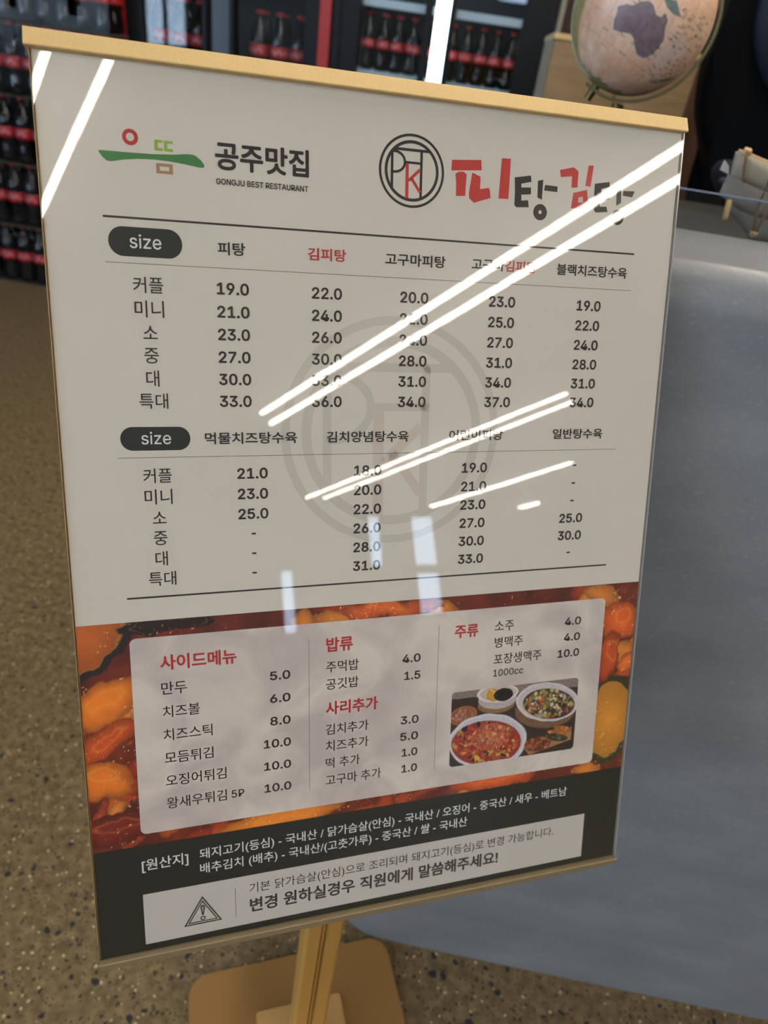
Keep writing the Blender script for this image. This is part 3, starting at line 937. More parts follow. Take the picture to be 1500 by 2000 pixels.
def sail(name, poly, m, dy, bulge, parent=None):
    cx_ = sum(p[0] for p in poly) / len(poly); cz_ = sum(p[1] for p in poly) / len(poly)
    bm = bmesh.new()
    n = len(poly)
    lay = []
    for off in (0.0, 0.003):
        rings_ = []
        for sc_, pu in ((1.0, 0.0), (0.9, 0.45), (0.6, 0.85), (0.3, 1.0)):
            rings_.append([bm.verts.new(sp(cx_ + (x - cx_) * sc_, cz_ + (z - cz_) * sc_, dy - bulge * pu + off)) for x, z in poly])
        c_ = bm.verts.new(sp(cx_, cz_, dy - bulge + off))
        for a, b in zip(rings_, rings_[1:]):
            for k in range(n):
                bm.faces.new((a[k], a[(k + 1) % n], b[(k + 1) % n], b[k]))
        for k in range(n):
            bm.faces.new((rings_[-1][k], rings_[-1][(k + 1) % n], c_))
        lay.append(rings_[0])
    for k in range(n):
        bm.faces.new((lay[0][k], lay[0][(k + 1) % n], lay[1][(k + 1) % n], lay[1][k]))
    return from_bm(bm, name, m, parent or sh, smooth=True, sharp=50)


sail('upper_sail', [(0.3322, 1.1398), (0.3375, 1.1415), (0.3453, 1.1405), (0.3817, 1.1325), (0.440, 1.119), (0.455, 1.086), (0.3966, 1.0977), (0.3587, 1.1051), (0.3366, 1.1115)], M['sail'], -0.012, 0.010)
sail('lower_sail', [(0.3356, 1.1125), (0.3584, 1.1057), (0.3961, 1.0989), (0.455, 1.088), (0.470, 1.056), (0.4097, 1.0640), (0.3742, 1.0690), (0.3540, 1.0770), (0.3335, 1.0857)], M['sail_grey'], -0.004, 0.006)
sail('foot_sail', [(0.3519, 1.0800), (0.3726, 1.0797), (0.470, 1.066), (0.480, 1.030), (0.4232, 1.0356), (0.4018, 1.0351), (0.3874, 1.0453), (0.3569, 1.0659)], M['sail_grey'], 0.002, 0.008)
sail('pennant', [(0.326, 1.1277), (0.3341, 1.1213), (0.3375, 1.112), (0.3246, 1.1155)], M['card'], 0.0, 0.0005)
bm = bmesh.new(); tube_bm(bm, [sp(0.335, 1.1425, -0.013), sp(0.3453, 1.1410, -0.013), sp(0.44, 1.120, -0.013)], 0.0015, 10)
from_bm(bm, 'yard', M['sail_edge'], sh, smooth=True)
bm = bmesh.new(); tube_bm(bm, [sp(0.3439, 1.0836, -0.02), sp(0.3443, 1.0815, -0.02), sp(0.3470, 1.0600, -0.02), sp(0.3474, 1.0585, -0.02)], 0.0034, 12, rr=[0.0025, 0.0036, 0.0036, 0.0022])
from_bm(bm, 'boom', M['sail_edge'], sh, smooth=True)
bm = bmesh.new(); tube_bm(bm, [sp(0.45, 1.035, 0.012), sp(0.45, 1.34, 0.012)], 0.004, 12, rr=[0.005, 0.003])
from_bm(bm, 'mast', M['hull'], sh, smooth=True)
for pts in ([(0.3425, 1.1431), (0.3450, 1.1274), (0.3490, 1.1142), (0.3535, 1.1071)],
            [(0.3862, 1.1300), (0.3835, 1.1150), (0.3822, 1.0896), (0.3843, 1.0667), (0.3891, 1.0483)],
            [(0.3960, 1.0900), (0.3945, 1.0683), (0.3925, 1.0466)]):
    bm = bmesh.new(); tube_bm(bm, [sp(x, z, -0.024) for x, z in pts], 0.0017, 8); from_bm(bm, 'twine', M['rope'], sh, smooth=True)
for c in ((0.3445, 1.1425, -0.016), (0.3905, 1.0470, -0.022)):
    bm = bmesh.new(); bmesh.ops.create_icosphere(bm, subdivisions=2, radius=0.0046)
    for v in bm.verts:
        v.co = v.co * (1 + 0.35 * math.sin(v.co.x * 3000 + v.co.z * 2100)) + sp(*c)
    from_bm(bm, 'knot', M['sail_edge'], sh, smooth=True)
# hull, standing on the desk to the right
bm = bmesh.new()
rings = []
for i in range(13):
    u_ = i / 12
    x = 0.47 + 0.30 * u_ - SO.x
    wd = 0.032 * math.sin(math.pi * min(1, 0.12 + u_ * 0.86)) ** 0.6
    zt = 0.020 + 0.012 * (2 * u_ - 1) ** 2
    rings.append([bm.verts.new((x, wd * a + 0.0, zt * b)) for a, b in ((-1, 1), (-0.9, 0.5), (-0.5, 0.08), (0, 0), (0.5, 0.08), (0.9, 0.5), (1, 1))])
for a, b in zip(rings, rings[1:]):
    for k in range(7):
        bm.faces.new((a[k], a[(k + 1) % 7], b[(k + 1) % 7], b[k]))
bm.faces.new(rings[0]); bm.faces.new(rings[-1][::-1])
from_bm(bm, 'hull', M['hull'], sh, smooth=True, sharp=40)
# ------------------------------------------------------------------ menu stand
PEX, PEY, PN = Vector((0.9232, 0.3843, 0.0)).normalized(), Vector((0.1502, -0.3609, -0.9204)).normalized(), None
PN = PEX.cross(PEY)                         # away from the camera
PT = Vector((-0.2576, 0.4263, 1.1862)) + PEX * 0.0061 + PEY * 0.0052
EXH = PEX
TH = Vector((-PEX.y, PEX.x, 0))
BASE = EXH * 0.139 + TH * 0.385
ms = thing('menu_stand', 'gold framed menu stand with a printed price list under clear acrylic', 'menu stand', (BASE.x, BASE.y, 0))


def W(u, v, out=0.0):
    """point on the tilted board, millimetres from the sheet's top left corner; out = towards the reader"""
    p = PT + PEX * (u / 1000) + PEY * (v / 1000) - PN * (out / 1000)
    return p - ms.location


def brd(name, m, u0, u1, v0, v1, o0, o1, bev=0.0, parent=None, sharp=35):
    bm = bmesh.new()
    box_bm(bm, u0, u1, v0, v1, o0, o1, bev)
    for vt in bm.verts:
        vt.co = W(*vt.co)
    return from_bm(bm, name, m, parent or ms, smooth=bev > 0, sharp=sharp if bev > 0 else None)


brd('back_board', M['gold_dk'], -0.9, 421.0, 2, 596, -4.0, -0.6, 0.5)
sheet = brd('menu_sheet', M['paper'], 0, 420, 0.5, 597, -0.5, 0.0)
def bar_profile(name, m, u0, u1, sec):
    bm = bmesh.new()
    a = [bm.verts.new(W(u0, v_, o_)) for v_, o_ in sec]
    b = [bm.verts.new(W(u1, v_, o_)) for v_, o_ in sec]
    n = len(sec)
    bm.faces.new(a); bm.faces.new(b[::-1])
    for i in range(n):
        bm.faces.new((a[i], a[(i + 1) % n], b[(i + 1) % n], b[i]))
    return from_bm(bm, name, m, ms)


bar_profile('top_bar', M['gold'], -3.2, 421.6, [(-1.3, -5.5), (-1.3, 1.8), (-0.9, 2.6), (8.0, 5.2), (8.6, 4.9), (8.6, -5.5)])
bar_profile('bottom_bar', M['gold_shaded'], -1.0, 421.5, [(591.8, -5.5), (591.8, 5.0), (592.7, 5.2), (593.2, 4.8), (603.0, -1.5), (603.0, -5.5)])
# clear cover, bowed by a hair so that the lamps' reflections bend as they do on the real sheet
NU, NV = 90, 130
bm = bmesh.new()
g = []
for j in range(NV + 1):
    row = []
    for i in range(NU + 1):
        u_ = -0.6 + 421.6 * i / NU; v_ = 6 + 588 * j / NV
        z_ = 1.6 + 0.06 * math.sin(u_ / 70.0 + 1.0) * math.sin(v_ / 90.0)
        row.append(bm.verts.new(W(u_, v_, z_)))
    g.append(row)
for j in range(NV):
    for i in range(NU):
        bm.faces.new((g[j][i], g[j][i + 1], g[j + 1][i + 1], g[j + 1][i]))
from_bm(bm, 'acrylic_cover', M['acrylic'], ms, smooth=True)
brd('cover_edge', M['acr_edge'], 421.0, 421.7, 8.6, 592, -0.6, 1.6)
brd('cover_edge', M['gold_shaded'], -1.3, -0.9, 8.6, 592, -2.5, 1.6)

# pole, brackets and base
bm = bmesh.new()
sec = [(-0.023, -0.009), (-0.019, -0.012), (-0.0045, -0.012), (-0.003, -0.009), (-0.003, 0.0), (0.003, 0.0), (0.003, -0.009), (0.0045, -0.012), (0.019, -0.012), (0.023, -0.009), (0.023, 0.010), (0.019, 0.012), (-0.019, 0.012), (-0.023, 0.010)]
prism_bm(bm, sec, 0.008, 0.90, lambda x, y, z: tuple(EXH * x + TH * y + Vector((0, 0, z))))
from_bm(bm, 'pole', M['gold_dk'], ms)
bm = bmesh.new(); prism_bm(bm, [(-0.0015, -0.0085), (0.0015, -0.0085), (0.0015, 0.0), (-0.0015, 0.0)], 0.012, 0.895, lambda x, y, z: tuple(EXH * x + TH * y + Vector((0, 0, z))))
from_bm(bm, 'pole_rib', M['gold_dk'], ms)
bm = bmesh.new()
box_bm(bm, 180, 240, 250, 340, -26, -4.1, 2)
for vt in bm.verts:
    vt.co = W(*vt.co)
from_bm(bm, 'tilt_bracket', M['black'], ms, smooth=True, sharp=35)
bm = bmesh.new()
prism_bm(bm, rrect(-0.1585, 0.148, -0.165, 0.112, 0.03, 10), 0.0, 0.009, lambda x, y, z: tuple(EXH * x + TH * y + Vector((0, 0, z))))
ed = [e for e in bm.edges if all(v.co.z > 0.008 for v in e.verts)]
bmesh.ops.bevel(bm, geom=ed, offset=0.0035, segments=3, affect='EDGES', profile=0.5)
from_bm(bm, 'base_plate', M['gold_base'], ms, smooth=True, sharp=50)
bm = bmesh.new()
prism_bm(bm, rrect(-0.0645, 0.0605, -0.075, 0.045, 0.004, 4), 0.009, 0.0125, lambda x, y, z: tuple(EXH * x + TH * y + Vector((0, 0, z))))
from_bm(bm, 'pole_foot', mat('pole foot gold', (206, 164, 104), 0.5, 0.25), ms)


# ---- flat print on the sheet
def flat(name, m, polys, z, label=None):
    """polys: list of (outline, [holes]) in mm"""
    bm = bmesh.new()
    for outl, holes in polys:
        if not holes:
            vs = [bm.verts.new((x, y, 0)) for x, y in outl]
            f = bm.faces.new(vs)
            f.normal_update()
            if len(outl) > 4:
                bmesh.ops.triangulate(bm, faces=[f])
        else:
            vo = [bm.verts.new((x, y, 0)) for x, y in outl]
            vi = [bm.verts.new((x, y, 0)) for x, y in holes]
            n = len(vo)
            for i in range(n):
                bm.faces.new((vo[i], vo[(i + 1) % n], vi[(i + 1) % n], vi[i]))
    bmesh.ops.recalc_face_normals(bm, faces=bm.faces[:])
    for v in bm.verts:
        v.co = W(v.co.x, v.co.y, z)
    o = from_bm(bm, name, m, ms)
    if label: o['label'] = label
    return o


def circ(cx, cy, rx, ry=None, n=64):
    ry = ry or rx
    return [(cx + rx * math.cos(2 * math.pi * i / n), cy + ry * math.sin(2 * math.pi * i / n)) for i in range(n)]


def bar(x0, y0, x1, y1, w_):
    d = Vector((x1 - x0, y1 - y0)).normalized(); n = Vector((-d.y, d.x)) * w_ / 2
    return [(x0 + n.x, y0 + n.y), (x1 + n.x, y1 + n.y), (x1 - n.x, y1 - n.y), (x0 - n.x, y0 - n.y)]


def arcband(cx, cy, rx, ry, a0, a1, w_, n=24):
    o, i_ = [], []
    for k in range(n + 1):
        a = math.radians(a0 + (a1 - a0) * k / n)
        o.append((cx + (rx + w_ / 2) * math.cos(a), cy + (ry + w_ / 2) * math.sin(a)))
        i_.append((cx + (rx - w_ / 2) * math.cos(a), cy + (ry - w_ / 2) * math.sin(a)))
    return [([o[k], o[k + 1], i_[k + 1], i_[k]], None) for k in range(n)]


# circular monogram, used small in the heading and large as a pale watermark
def monogram(cx, cy, s, mk, mr, mg, z, nm):
    X = lambda x: cx + (x - 219.0) * s
    Y = lambda y: cy + (y - 51.1) * s
    B = lambda x0, y0, x1, y1, w_: (bar(X(x0), Y(y0), X(x1), Y(y1), w_ * s), None)
    blk = [(circ(cx, cy, 22.1 * s), circ(cx, cy, 20.5 * s)), (circ(cx, cy, 18.3 * s), circ(cx, cy, 16.4 * s)),
           B(207.6, 38.6, 230.6, 38.6, 1.7), B(214.5, 46.1, 226.0, 46.1, 1.5), B(225.35, 38.2, 225.3, 66.6, 1.7)]
    flat(nm, mk, blk, z)
    grn = [B(205.6, 39.9, 205.7, 62.4, 1.7)] + arcband(X(207.2), Y(46.2), 7.0 * s, 6.1 * s, -90, 90, 1.6 * s) + [B(205.6, 40.1, 207.3, 40.1, 1.6), B(205.6, 52.3, 207.3, 52.3, 1.6)]
    flat(nm, mg, grn, z + 0.02)
    flat(nm, mr, [B(215.8, 46.9, 215.9, 67.6, 2.2), B(216.9, 56.9, 224.5, 49.8, 1.9), B(218.6, 55.0, 224.8, 63.4, 1.9)], z + 0.01)


monogram(210.6, 218.9, 3.52, M['wm'], M['wm_red'], M['wm_green'], 0.06, 'watermark')
monogram(219.0, 51.1, 1.0, M['ink'], M['logo_red'], M['dkgreen'], 0.12, 'monogram')
flat('badge_mark', M['green'], [([(31.2, 56.4), (38.7, 56.3), (49.7, 56.2), (61, 55.9), (72.4, 55.1), (79, 54.2), (82.5, 54.1), (84.6, 54.6), (87.4, 56.6), (89.5, 59.3), (89.2, 60.7), (86.7, 60.9), (78, 59.8), (69.4, 59.0), (60.8, 58.8), (52.4, 59.2), (44, 60.4), (37.8, 61.9), (35.1, 61.7), (33, 59.9), (31.25, 57.6)], None)], 0.1, 'green brush stroke')
flat('badge_mark', M['red'], [(circ(48.5, 48.0, 4.35), circ(48.5, 48.0, 2.2))], 0.1, 'red ring')
flat('badge_mark', M['lime'], [([(61.6, 48.0), (66.2, 48.0), (66.2, 49.4), (63.5, 49.4), (63.5, 52.3), (66.2, 52.3), (66.2, 53.8), (61.6, 53.8)], None), ([(66.9, 48.0), (71.9, 48.0), (71.9, 49.5), (68.8, 49.5), (68.8, 52.3), (71.9, 52.3), (71.9, 53.8), (66.9, 53.8)], None)], 0.1, 'lime green letter part')
flat('badge_mark', M['tan'], [([(62.05, 60.5), (71.4, 60.5), (71.4, 66.1), (62.05, 66.1)], [(64.1, 62.15), (69.3, 62.15), (69.3, 64.45), (64.1, 64.45)])], 0.1, 'tan letter box')
flat('brush_lettering', M['logo_red'], [([(246.3, 41.8), (266.9, 40.0), (267.5, 46.3), (246.1, 48.2)], None),
     ([(249.0, 49.9), (251.5, 48.5), (254.8, 48.3), (257.0, 49.7), (256.6, 57.1), (256.5, 63.0), (249.9, 63.4), (249.8, 56)], None),
     ([(260.9, 48.2), (266.9, 50.2), (266.9, 57.9), (273.3, 56.6), (274, 57.9), (274.8, 62.8), (262.8, 66.7), (259.5, 64.3), (259, 61.4), (259.6, 56.9)], None),
     ([(281.7, 37.5), (288.2, 37.3), (288.2, 44.9), (287.8, 62.4), (280.5, 62.6)], None),
     ([(325.2, 40.9), (335.7, 38.3), (339.6, 40.4), (339.6, 50.8), (335, 51.4), (334.9, 44.1), (326.3, 45.3)], None),
     ([(347.2, 36.1), (351.2, 35.9), (349.8, 49.6), (345.7, 49.3)], None),
     ([(336.7, 54.6), (347.2, 51.7), (349.6, 64.1), (335.6, 64.6)], [(341, 57.2), (344.3, 56.4), (344.8, 60.0), (340.8, 60.5)])], 0.12, 'bold red brush letters')
flat('brush_lettering', M['ink'], [([(291.7, 48.5), (303.7, 46.3), (304.3, 50.2), (296.9, 52), (297, 54.4), (304.2, 53.8), (304.5, 58.1), (297.3, 58.9), (297.5, 62.6), (302.5, 62), (303.3, 66.4), (294, 67.1), (292.4, 65.7), (292.4, 57)], None),
     ([(309.1, 49.2), (313.1, 48.1), (312.9, 60.9), (309.4, 59.7)], None), ([(314.7, 51.3), (324.3, 51.5), (324.2, 55.1), (314.1, 54.9)], None),
     (circ(312.1, 68.9, 5.2), circ(312.1, 68.9, 1.25)),
     ([(353.1, 47.3), (364.7, 45.2), (365, 48.4), (358.5, 50.2), (358.8, 53.4), (365.4, 52.5), (365.8, 56.5), (358, 58.3), (358.3, 61.9), (363.7, 61.5), (364.8, 64.9), (355.2, 65.9), (353.5, 64), (353.1, 55.6)], None),
     ([(370.6, 47.6), (374.4, 46.9), (375.1, 58.2), (371.4, 60.3)], None), ([(376.4, 50.1), (385.6, 49.6), (383.8, 53.8), (376, 53.2)], None),
     (circ(373.2, 67.85, 5.1), circ(373.2, 67.85, 1.2))], 0.12, 'black brush letters')
R4 = lambda x0, x1, y0, y1: ([(x0, y0), (x1, y0), (x1, y1), (x0, y1)], None)
flat('rule_line', M['ink'], [R4(31.2, 389.5, 91.05, 92.25), R4(31.8, 388.3, 323.9, 325.1), R4(31, 389.4, 116.8, 117.1), R4(31.4, 388.3, 232.7, 233.0)], 0.1)
flat('size_pill', M['dkgreen'], [(rrect(33.4, 75.0, 96.6, 113.2, 8.2, 12), None), (rrect(33.5, 75.3, 213.6, 228.4, 7.3, 12), None)], 0.1, 'dark green rounded size pill')
flat('footer_band', M['dkgreen'], [R4(0, 420, 505.8, 597)], 0.03, 'dark green footer band')
flat('notice_box', M['notice'], [R4(30.4, 387.9, 545.2, 586.6)], 0.08, 'white notice box')

# lettering
FDIR = os.path.join(bpy.utils.resource_path('LOCAL'), 'datafiles', 'fonts')
try:
    INTER = bpy.data.fonts.load(os.path.join(FDIR, 'Inter.woff2'))
except Exception:
    INTER = None
_cache = {}


def text_geo(s, bold, inter):
    key = (s, bold, inter)
    if key in _cache:
        return _cache[key]
    cu = bpy.data.curves.new('lettering_curve', 'FONT')
    cu.body = s
    cu.resolution_u = 4
    cu.offset = min(bold, 0.0)
    if inter and INTER:
        cu.font = INTER
    o = bpy.data.objects.new('lettering_curve', cu)
    COL.objects.link(o)
    bpy.context.view_layer.update()
    me = bpy.data.meshes.new_from_object(o)
    v = np.zeros(len(me.vertices) * 3, np.float32); me.vertices.foreach_get('co', v); v = v.reshape(-1, 3)[:, :2].copy()
    f = [list(p.vertices) for p in me.polygons]
    bpy.data.objects.remove(o); bpy.data.curves.remove(cu); bpy.data.meshes.remove(me)
    if bold > 0:                              # heavier weight: the strokes thickened evenly all round
        v = np.concatenate([v, np.zeros((len(v), 1), np.float32)], 1)
        vs_, fs2 = [v], list(f)
        for k in range(10):
            a = 2 * math.pi * k / 10
            fs2 += [[i + len(v) * (k + 1) for i in q] for q in f]
            vs_.append(v + np.array([math.cos(a) * bold, math.sin(a) * bold, -0.012 * (k + 1)], np.float32))
        v, f = np.concatenate(vs_), fs2
    if v.shape[1] == 2:
        v = np.concatenate([v, np.zeros((len(v), 1), np.float32)], 1)
    v[:, :2] -= (v[:, :2].max(0) + v[:, :2].min(0)) / 2
    _cache[key] = (v, f)
    return _cache[key]


STY_ = {'kb': (0.022, False, 1.0, 7.6), 'kh': (0.028, False, 1.0, None), 'km': (0.007, False, 1.0, None), 'km2': (0.012, False, 1.0, None), 'kl': (0.0, False, 1.0, None), 'l': (0.010, True, 1.0, None), 'lp': (0.003, True, 1.0, None), 'lc': (0.018, True, 1.0, 3.4), 'n': (0.020, True, 1.0, 6.7), 'N': (0.022, True, 1.0, 7.25), 'kr': (0.006, False, 1.0, None)}
TXT = [('heading_lettering', '피탕', 104.0, 105.5, 16.6, 'kb'), ('heading_lettering', '고구마피탕', 223.1, 105.5, 42.1, 'kb'), ('heading_lettering', '고구마', 275.3, 105.3, 24.3, 'kb'),
 ('heading_lettering', '블랙치즈탕수육', 356.2, 105.2, 57.0, 'kb'), ('red_lettering', '김피탕', 163.6, 105.4, 24.9, 'kb'), ('red_lettering', '김피탕', 299.9, 105.2, 24.2, 'kb'),
 ('heading_lettering', '먹물치즈탕수육', 113.8, 221.2, 59.2, 'kb'), ('heading_lettering', '김치양념탕수육', 192.3, 221.2, 57.8, 'kb'), ('heading_lettering', '어린이피탕', 272.0, 220.9, 41.6, 'kb'),
 ('heading_lettering', '일반탕수육', 354.0, 220.8, 42.0, 'kb'), ('pill_lettering', 'size', 54.1, 104.5, 17.8, 'lp'), ('pill_lettering', 'size', 54.7, 220.6, 17.7, 'lp'),
 ('badge_lettering', '공주맛집', 123.9, 53.1, 56.4, 'kh'), ('badge_lettering', 'GONGJU BEST RESTAURANT', 123.8, 67.5, 55.7, 'lc'), ('red_lettering', '사이드메뉴', 75.2, 370.9, 50.2, 'kh'),
 ('side_menu_lettering', '만두', 58.3, 389.4, 16.6, 'km'), ('side_menu_lettering', '치즈볼', 62.4, 406.5, 24.4, 'km'), ('side_menu_lettering', '치즈스틱', 66.2, 423.7, 32.6, 'km'),
 ('side_menu_lettering', '모듬튀김', 66.3, 441.0, 32.6, 'km'), ('side_menu_lettering', '오징어튀김', 70.5, 458.4, 41.1, 'km'), ('side_menu_lettering', '왕새우튀김', 70.3, 475.8, 40.9, 'km'),
 ('side_menu_lettering', '주먹밥', 175.1, 386.4, 24.2, 'km'), ('side_menu_lettering', '공깃밥', 175.1, 399.8, 24.2, 'km'), ('side_menu_lettering', '김치추가', 179.0, 435.5, 32.4, 'km'),
 ('side_menu_lettering', '치즈추가', 179.1, 448.8, 32.6, 'km'), ('side_menu_lettering', '떡 추가', 175.8, 462.8, 26.1, 'km'), ('side_menu_lettering', '고구마 추가', 184.2, 476.7, 42.9, 'km'),
 ('side_menu_lettering', '소주', 302.5, 367.6, 16.3, 'km'), ('side_menu_lettering', '병맥주', 307.0, 380.8, 24.1, 'km'), ('side_menu_lettering', '포장생맥주', 315.5, 394.6, 41.2, 'km'),
 ('side_menu_lettering', '5P', 98.6, 476.2, 9.0, 'l'), ('side_menu_lettering', '1000cc', 308.0, 406.0, 25.8, 'l'), ('red_lettering', '밥류', 172.9, 369.5, 19.6, 'kh'),
 ('red_lettering', '사리추가', 182.5, 418.7, 39.5, 'kh'), ('red_lettering', '주류', 271.2, 369.0, 19.3, 'kh'),
 ('side_price_lettering', '5.0', 130.0, 388.6, 14.4, 'n'), ('side_price_lettering', '6.0', 129.9, 405.9, 14.5, 'n'), ('side_price_lettering', '8.0', 129.8, 423.3, 14.6, 'n'),
 ('side_price_lettering', '10.0', 127.4, 440.7, 19.5, 'n'), ('side_price_lettering', '10.0', 127.3, 458.3, 19.5, 'n'), ('side_price_lettering', '10.0', 127.3, 475.9, 19.5, 'n'),
 ('side_price_lettering', '4.0', 227.7, 386.2, 14.3, 'n'), ('side_price_lettering', '1.5', 228.7, 400.0, 12.8, 'n'), ('side_price_lettering', '3.0', 227.5, 436.0, 14.4, 'n'),
 ('side_price_lettering', '5.0', 227.4, 449.6, 14.4, 'n'), ('side_price_lettering', '1.0', 228.1, 463.0, 12.7, 'n'), ('side_price_lettering', '1.0', 228.2, 476.6, 12.7, 'n'),
 ('side_price_lettering', '4.0', 362.2, 369.0, 14.5, 'n'), ('side_price_lettering', '4.0', 362.4, 382.3, 14.5, 'n'), ('side_price_lettering', '10.0', 360.2, 395.9, 19.4, 'n'),
 ('footer_lettering', '[원산지]', 46.7, 522.3, 31.6, 'km2'),
 ('footer_lettering', '돼지고기(등심) - 국내산 / 닭가슴살(안심) - 국내산 / 오징어 - 중국산 / 새우 - 베트남', 219.5, 520.9, 298.1, 'km'),
 ('footer_lettering', '배추김치 (배추) - 국내산/(고춧가루) - 중국산 / 쌀 - 국내산', 174.6, 532.9, 208.5, 'km'),
 ('notice_lettering', '기본 닭가슴살(안심)으로 조리되며 돼지고기(등심)로 변경 가능합니다.', 231.8, 556.9, 253.7, 'kl'),
 ('notice_lettering', '변경 원하실경우 직원에게 말씀해주세요!', 206.6, 571.0, 203.2, 'kh')]
rows1, rows2 = [129.0, 142.8, 156.5, 170.3, 184.0, 197.7], [244.4, 258.0, 271.5, 285.1, 298.7, 312.3]
T1 = [['19.0', '21.0', '23.0', '27.0', '30.0', '33.0'], ['22.0', '24.0', '26.0', '30.0', '33.0', '36.0'], ['20.0', '22.0', '24.0', '28.0', '31.0', '34.0'], ['23.0', '25.0', '27.0', '31.0', '34.0', '37.0'], ['19.0', '22.0', '24.0', '28.0', '31.0', '34.0']]
T2 = [['21.0', '23.0', '25.0', '-', '-', '-'], ['18.0', '20.0', '22.0', '26.0', '28.0', '31.0'], ['19.0', '21.0', '23.0', '27.0', '30.0', '33.0'], ['-', '-', '-', '25.0', '30.0', '-']]
SZ = ['커플', '미니', '소', '중', '대', '특대']
for tab, rows, cxs in ((T1, rows1, [104.2, 163.5, 222.8, 287.0, 355.3]), (T2, rows2, [113.8, 192.2, 271.7, 353.3])):
    for c, colx in zip(tab, cxs):
        for s, v_ in zip(c, rows):
            TXT.append(('price_lettering', s, colx, v_, None, 'N'))
    for s, v_ in zip(SZ, rows):
        TXT.append(('size_lettering', s, 54.4, v_, {'커플': 17.2, '미니': 16.9, '소': 8.4, '중': 8.5, '대': 7.7, '특대': 17.0}[s], 'kr'))
blocks = {}
for b, s, u_, v_, wd, st in TXT:
    off, inter, ys, hh = STY_[st]
    V_, F_ = text_geo(s, off, inter)
    ext = V_.max(0) - V_.min(0)
    if s == '-':
        sx = sy = 9.2 / 0.74; sx *= 0.9
    elif wd is None:
        sy = hh / ext[1]; sx = sy * 1.04
        if '1' in s[:1]: pass
    else:
        sx = wd / ext[0]; sy = (hh / ext[1]) if hh else sx * 1.04
    blk = blocks.setdefault(b, [[], [], 0])
    P_ = np.stack([u_ + V_[:, 0] * sx, v_ - V_[:, 1] * sy, 0.32 + V_[:, 2]], 1)
    blk[0].append(P_); blk[1] += [[i + blk[2] for i in f] for f in F_]; blk[2] += len(P_)
INKS = {'red_lettering': 'red', 'pill_lettering': 'white_ink', 'footer_lettering': 'white_ink', 'notice_lettering': 'ink_grey', 'side_menu_lettering': 'ink', 'badge_lettering': 'ink'}
for b, (vs, fs_, _) in blocks.items():
    V_ = np.concatenate(vs)
    me = bpy.data.meshes.new(b)
    me.from_pydata([tuple(W(x, y, z)) for x, y, z in V_], [], fs_)
    link(me, b, M[INKS.get(b, 'ink')], ms)
# warning triangle and fine dividers
tri = lambda s, cx=71.0, cy=570.6: [(cx + s * math.cos(math.radians(a)), cy + s * math.sin(math.radians(a)) * 0.98) for a in (-90, 30, 150)]
flat('warning_triangle', M['ink_grey'], [(tri(15.8), tri(13.6)), (tri(12.3), tri(10.6)), (circ(71.0, 573.7, 1.9, n=20), circ(71.0, 573.7, 1.0, n=20)),
     ([(69.3, 564.2), (70.0, 562.7), (72.0, 562.7), (72.7, 564.2), (71.7, 571.0), (70.3, 571.0)], [(70.5, 564.6), (70.7, 564.0), (71.3, 564.0), (71.5, 564.6), (71.05, 569.0), (70.95, 569.0)])], 0.2, 'outlined warning triangle with exclamation mark')
flat('divider_line', M['ink_grey'], [R4(94.45, 94.75, 554.0, 578.3)], 0.2)
flat('divider_line', mat('divider grey', (120, 112, 110), 0.5), [R4(150.4, 150.75, 363.6, 482.5), R4(248.6, 248.95, 362.3, 481.4)], 0.32)

# ---- printed food picture band (procedurally painted colour per point)
def ell(X, Y, cx, cy, a, b, ang=0):
    c, s = math.cos(ang), math.sin(ang)
    dx, dy = X - cx, Y - cy
    return np.sqrt(((dx * c + dy * s) / a) ** 2 + ((-dx * s + dy * c) / b) ** 2)


def soft(d, e=0.08):
    return np.clip((1 - d) / e, 0, 1)


nu, nv = 701, 276
U, V = np.meshgrid(np.linspace(0, 420, nu), np.linspace(340.6, 505.9, nv))
wx = U + (fbm(U / 11, V / 11, 70) - 0.5) * 9
wy = V + (fbm(U / 11 + 9, V / 11 + 4, 71) - 0.5) * 9
C_ = np.array([96, 32, 18.])[None, None] + ((fbm(U / 14, V / 14, 72) - 0.5) * 70)[..., None] * np.array([1, 0.5, 0.2])
rs = np.random.RandomState(12)
pal = [(188, 88, 32), (168, 64, 26), (196, 104, 38), (140, 44, 24), (202, 122, 46), (150, 56, 30)]
for k in range(150):
    cx, cy = rs.uniform(-5, 425), rs.uniform(335, 512)
    a, b, an = rs.uniform(9, 20), rs.uniform(4, 9), rs.uniform(-1.2, 0.5)
    if 40 < cx < 380 and 365 < cy < 485:
        continue
    d = ell(wx, wy, cx, cy, a, b, an)
    col_ = np.array(pal[rs.randint(len(pal))], float)
    shade = 1.12 - 0.45 * np.clip(d, 0, 1) ** 2
    C_ = C_ * (1 - soft(d)[..., None] * 0.93) + col_ * shade[..., None] * soft(d)[..., None] * 0.93
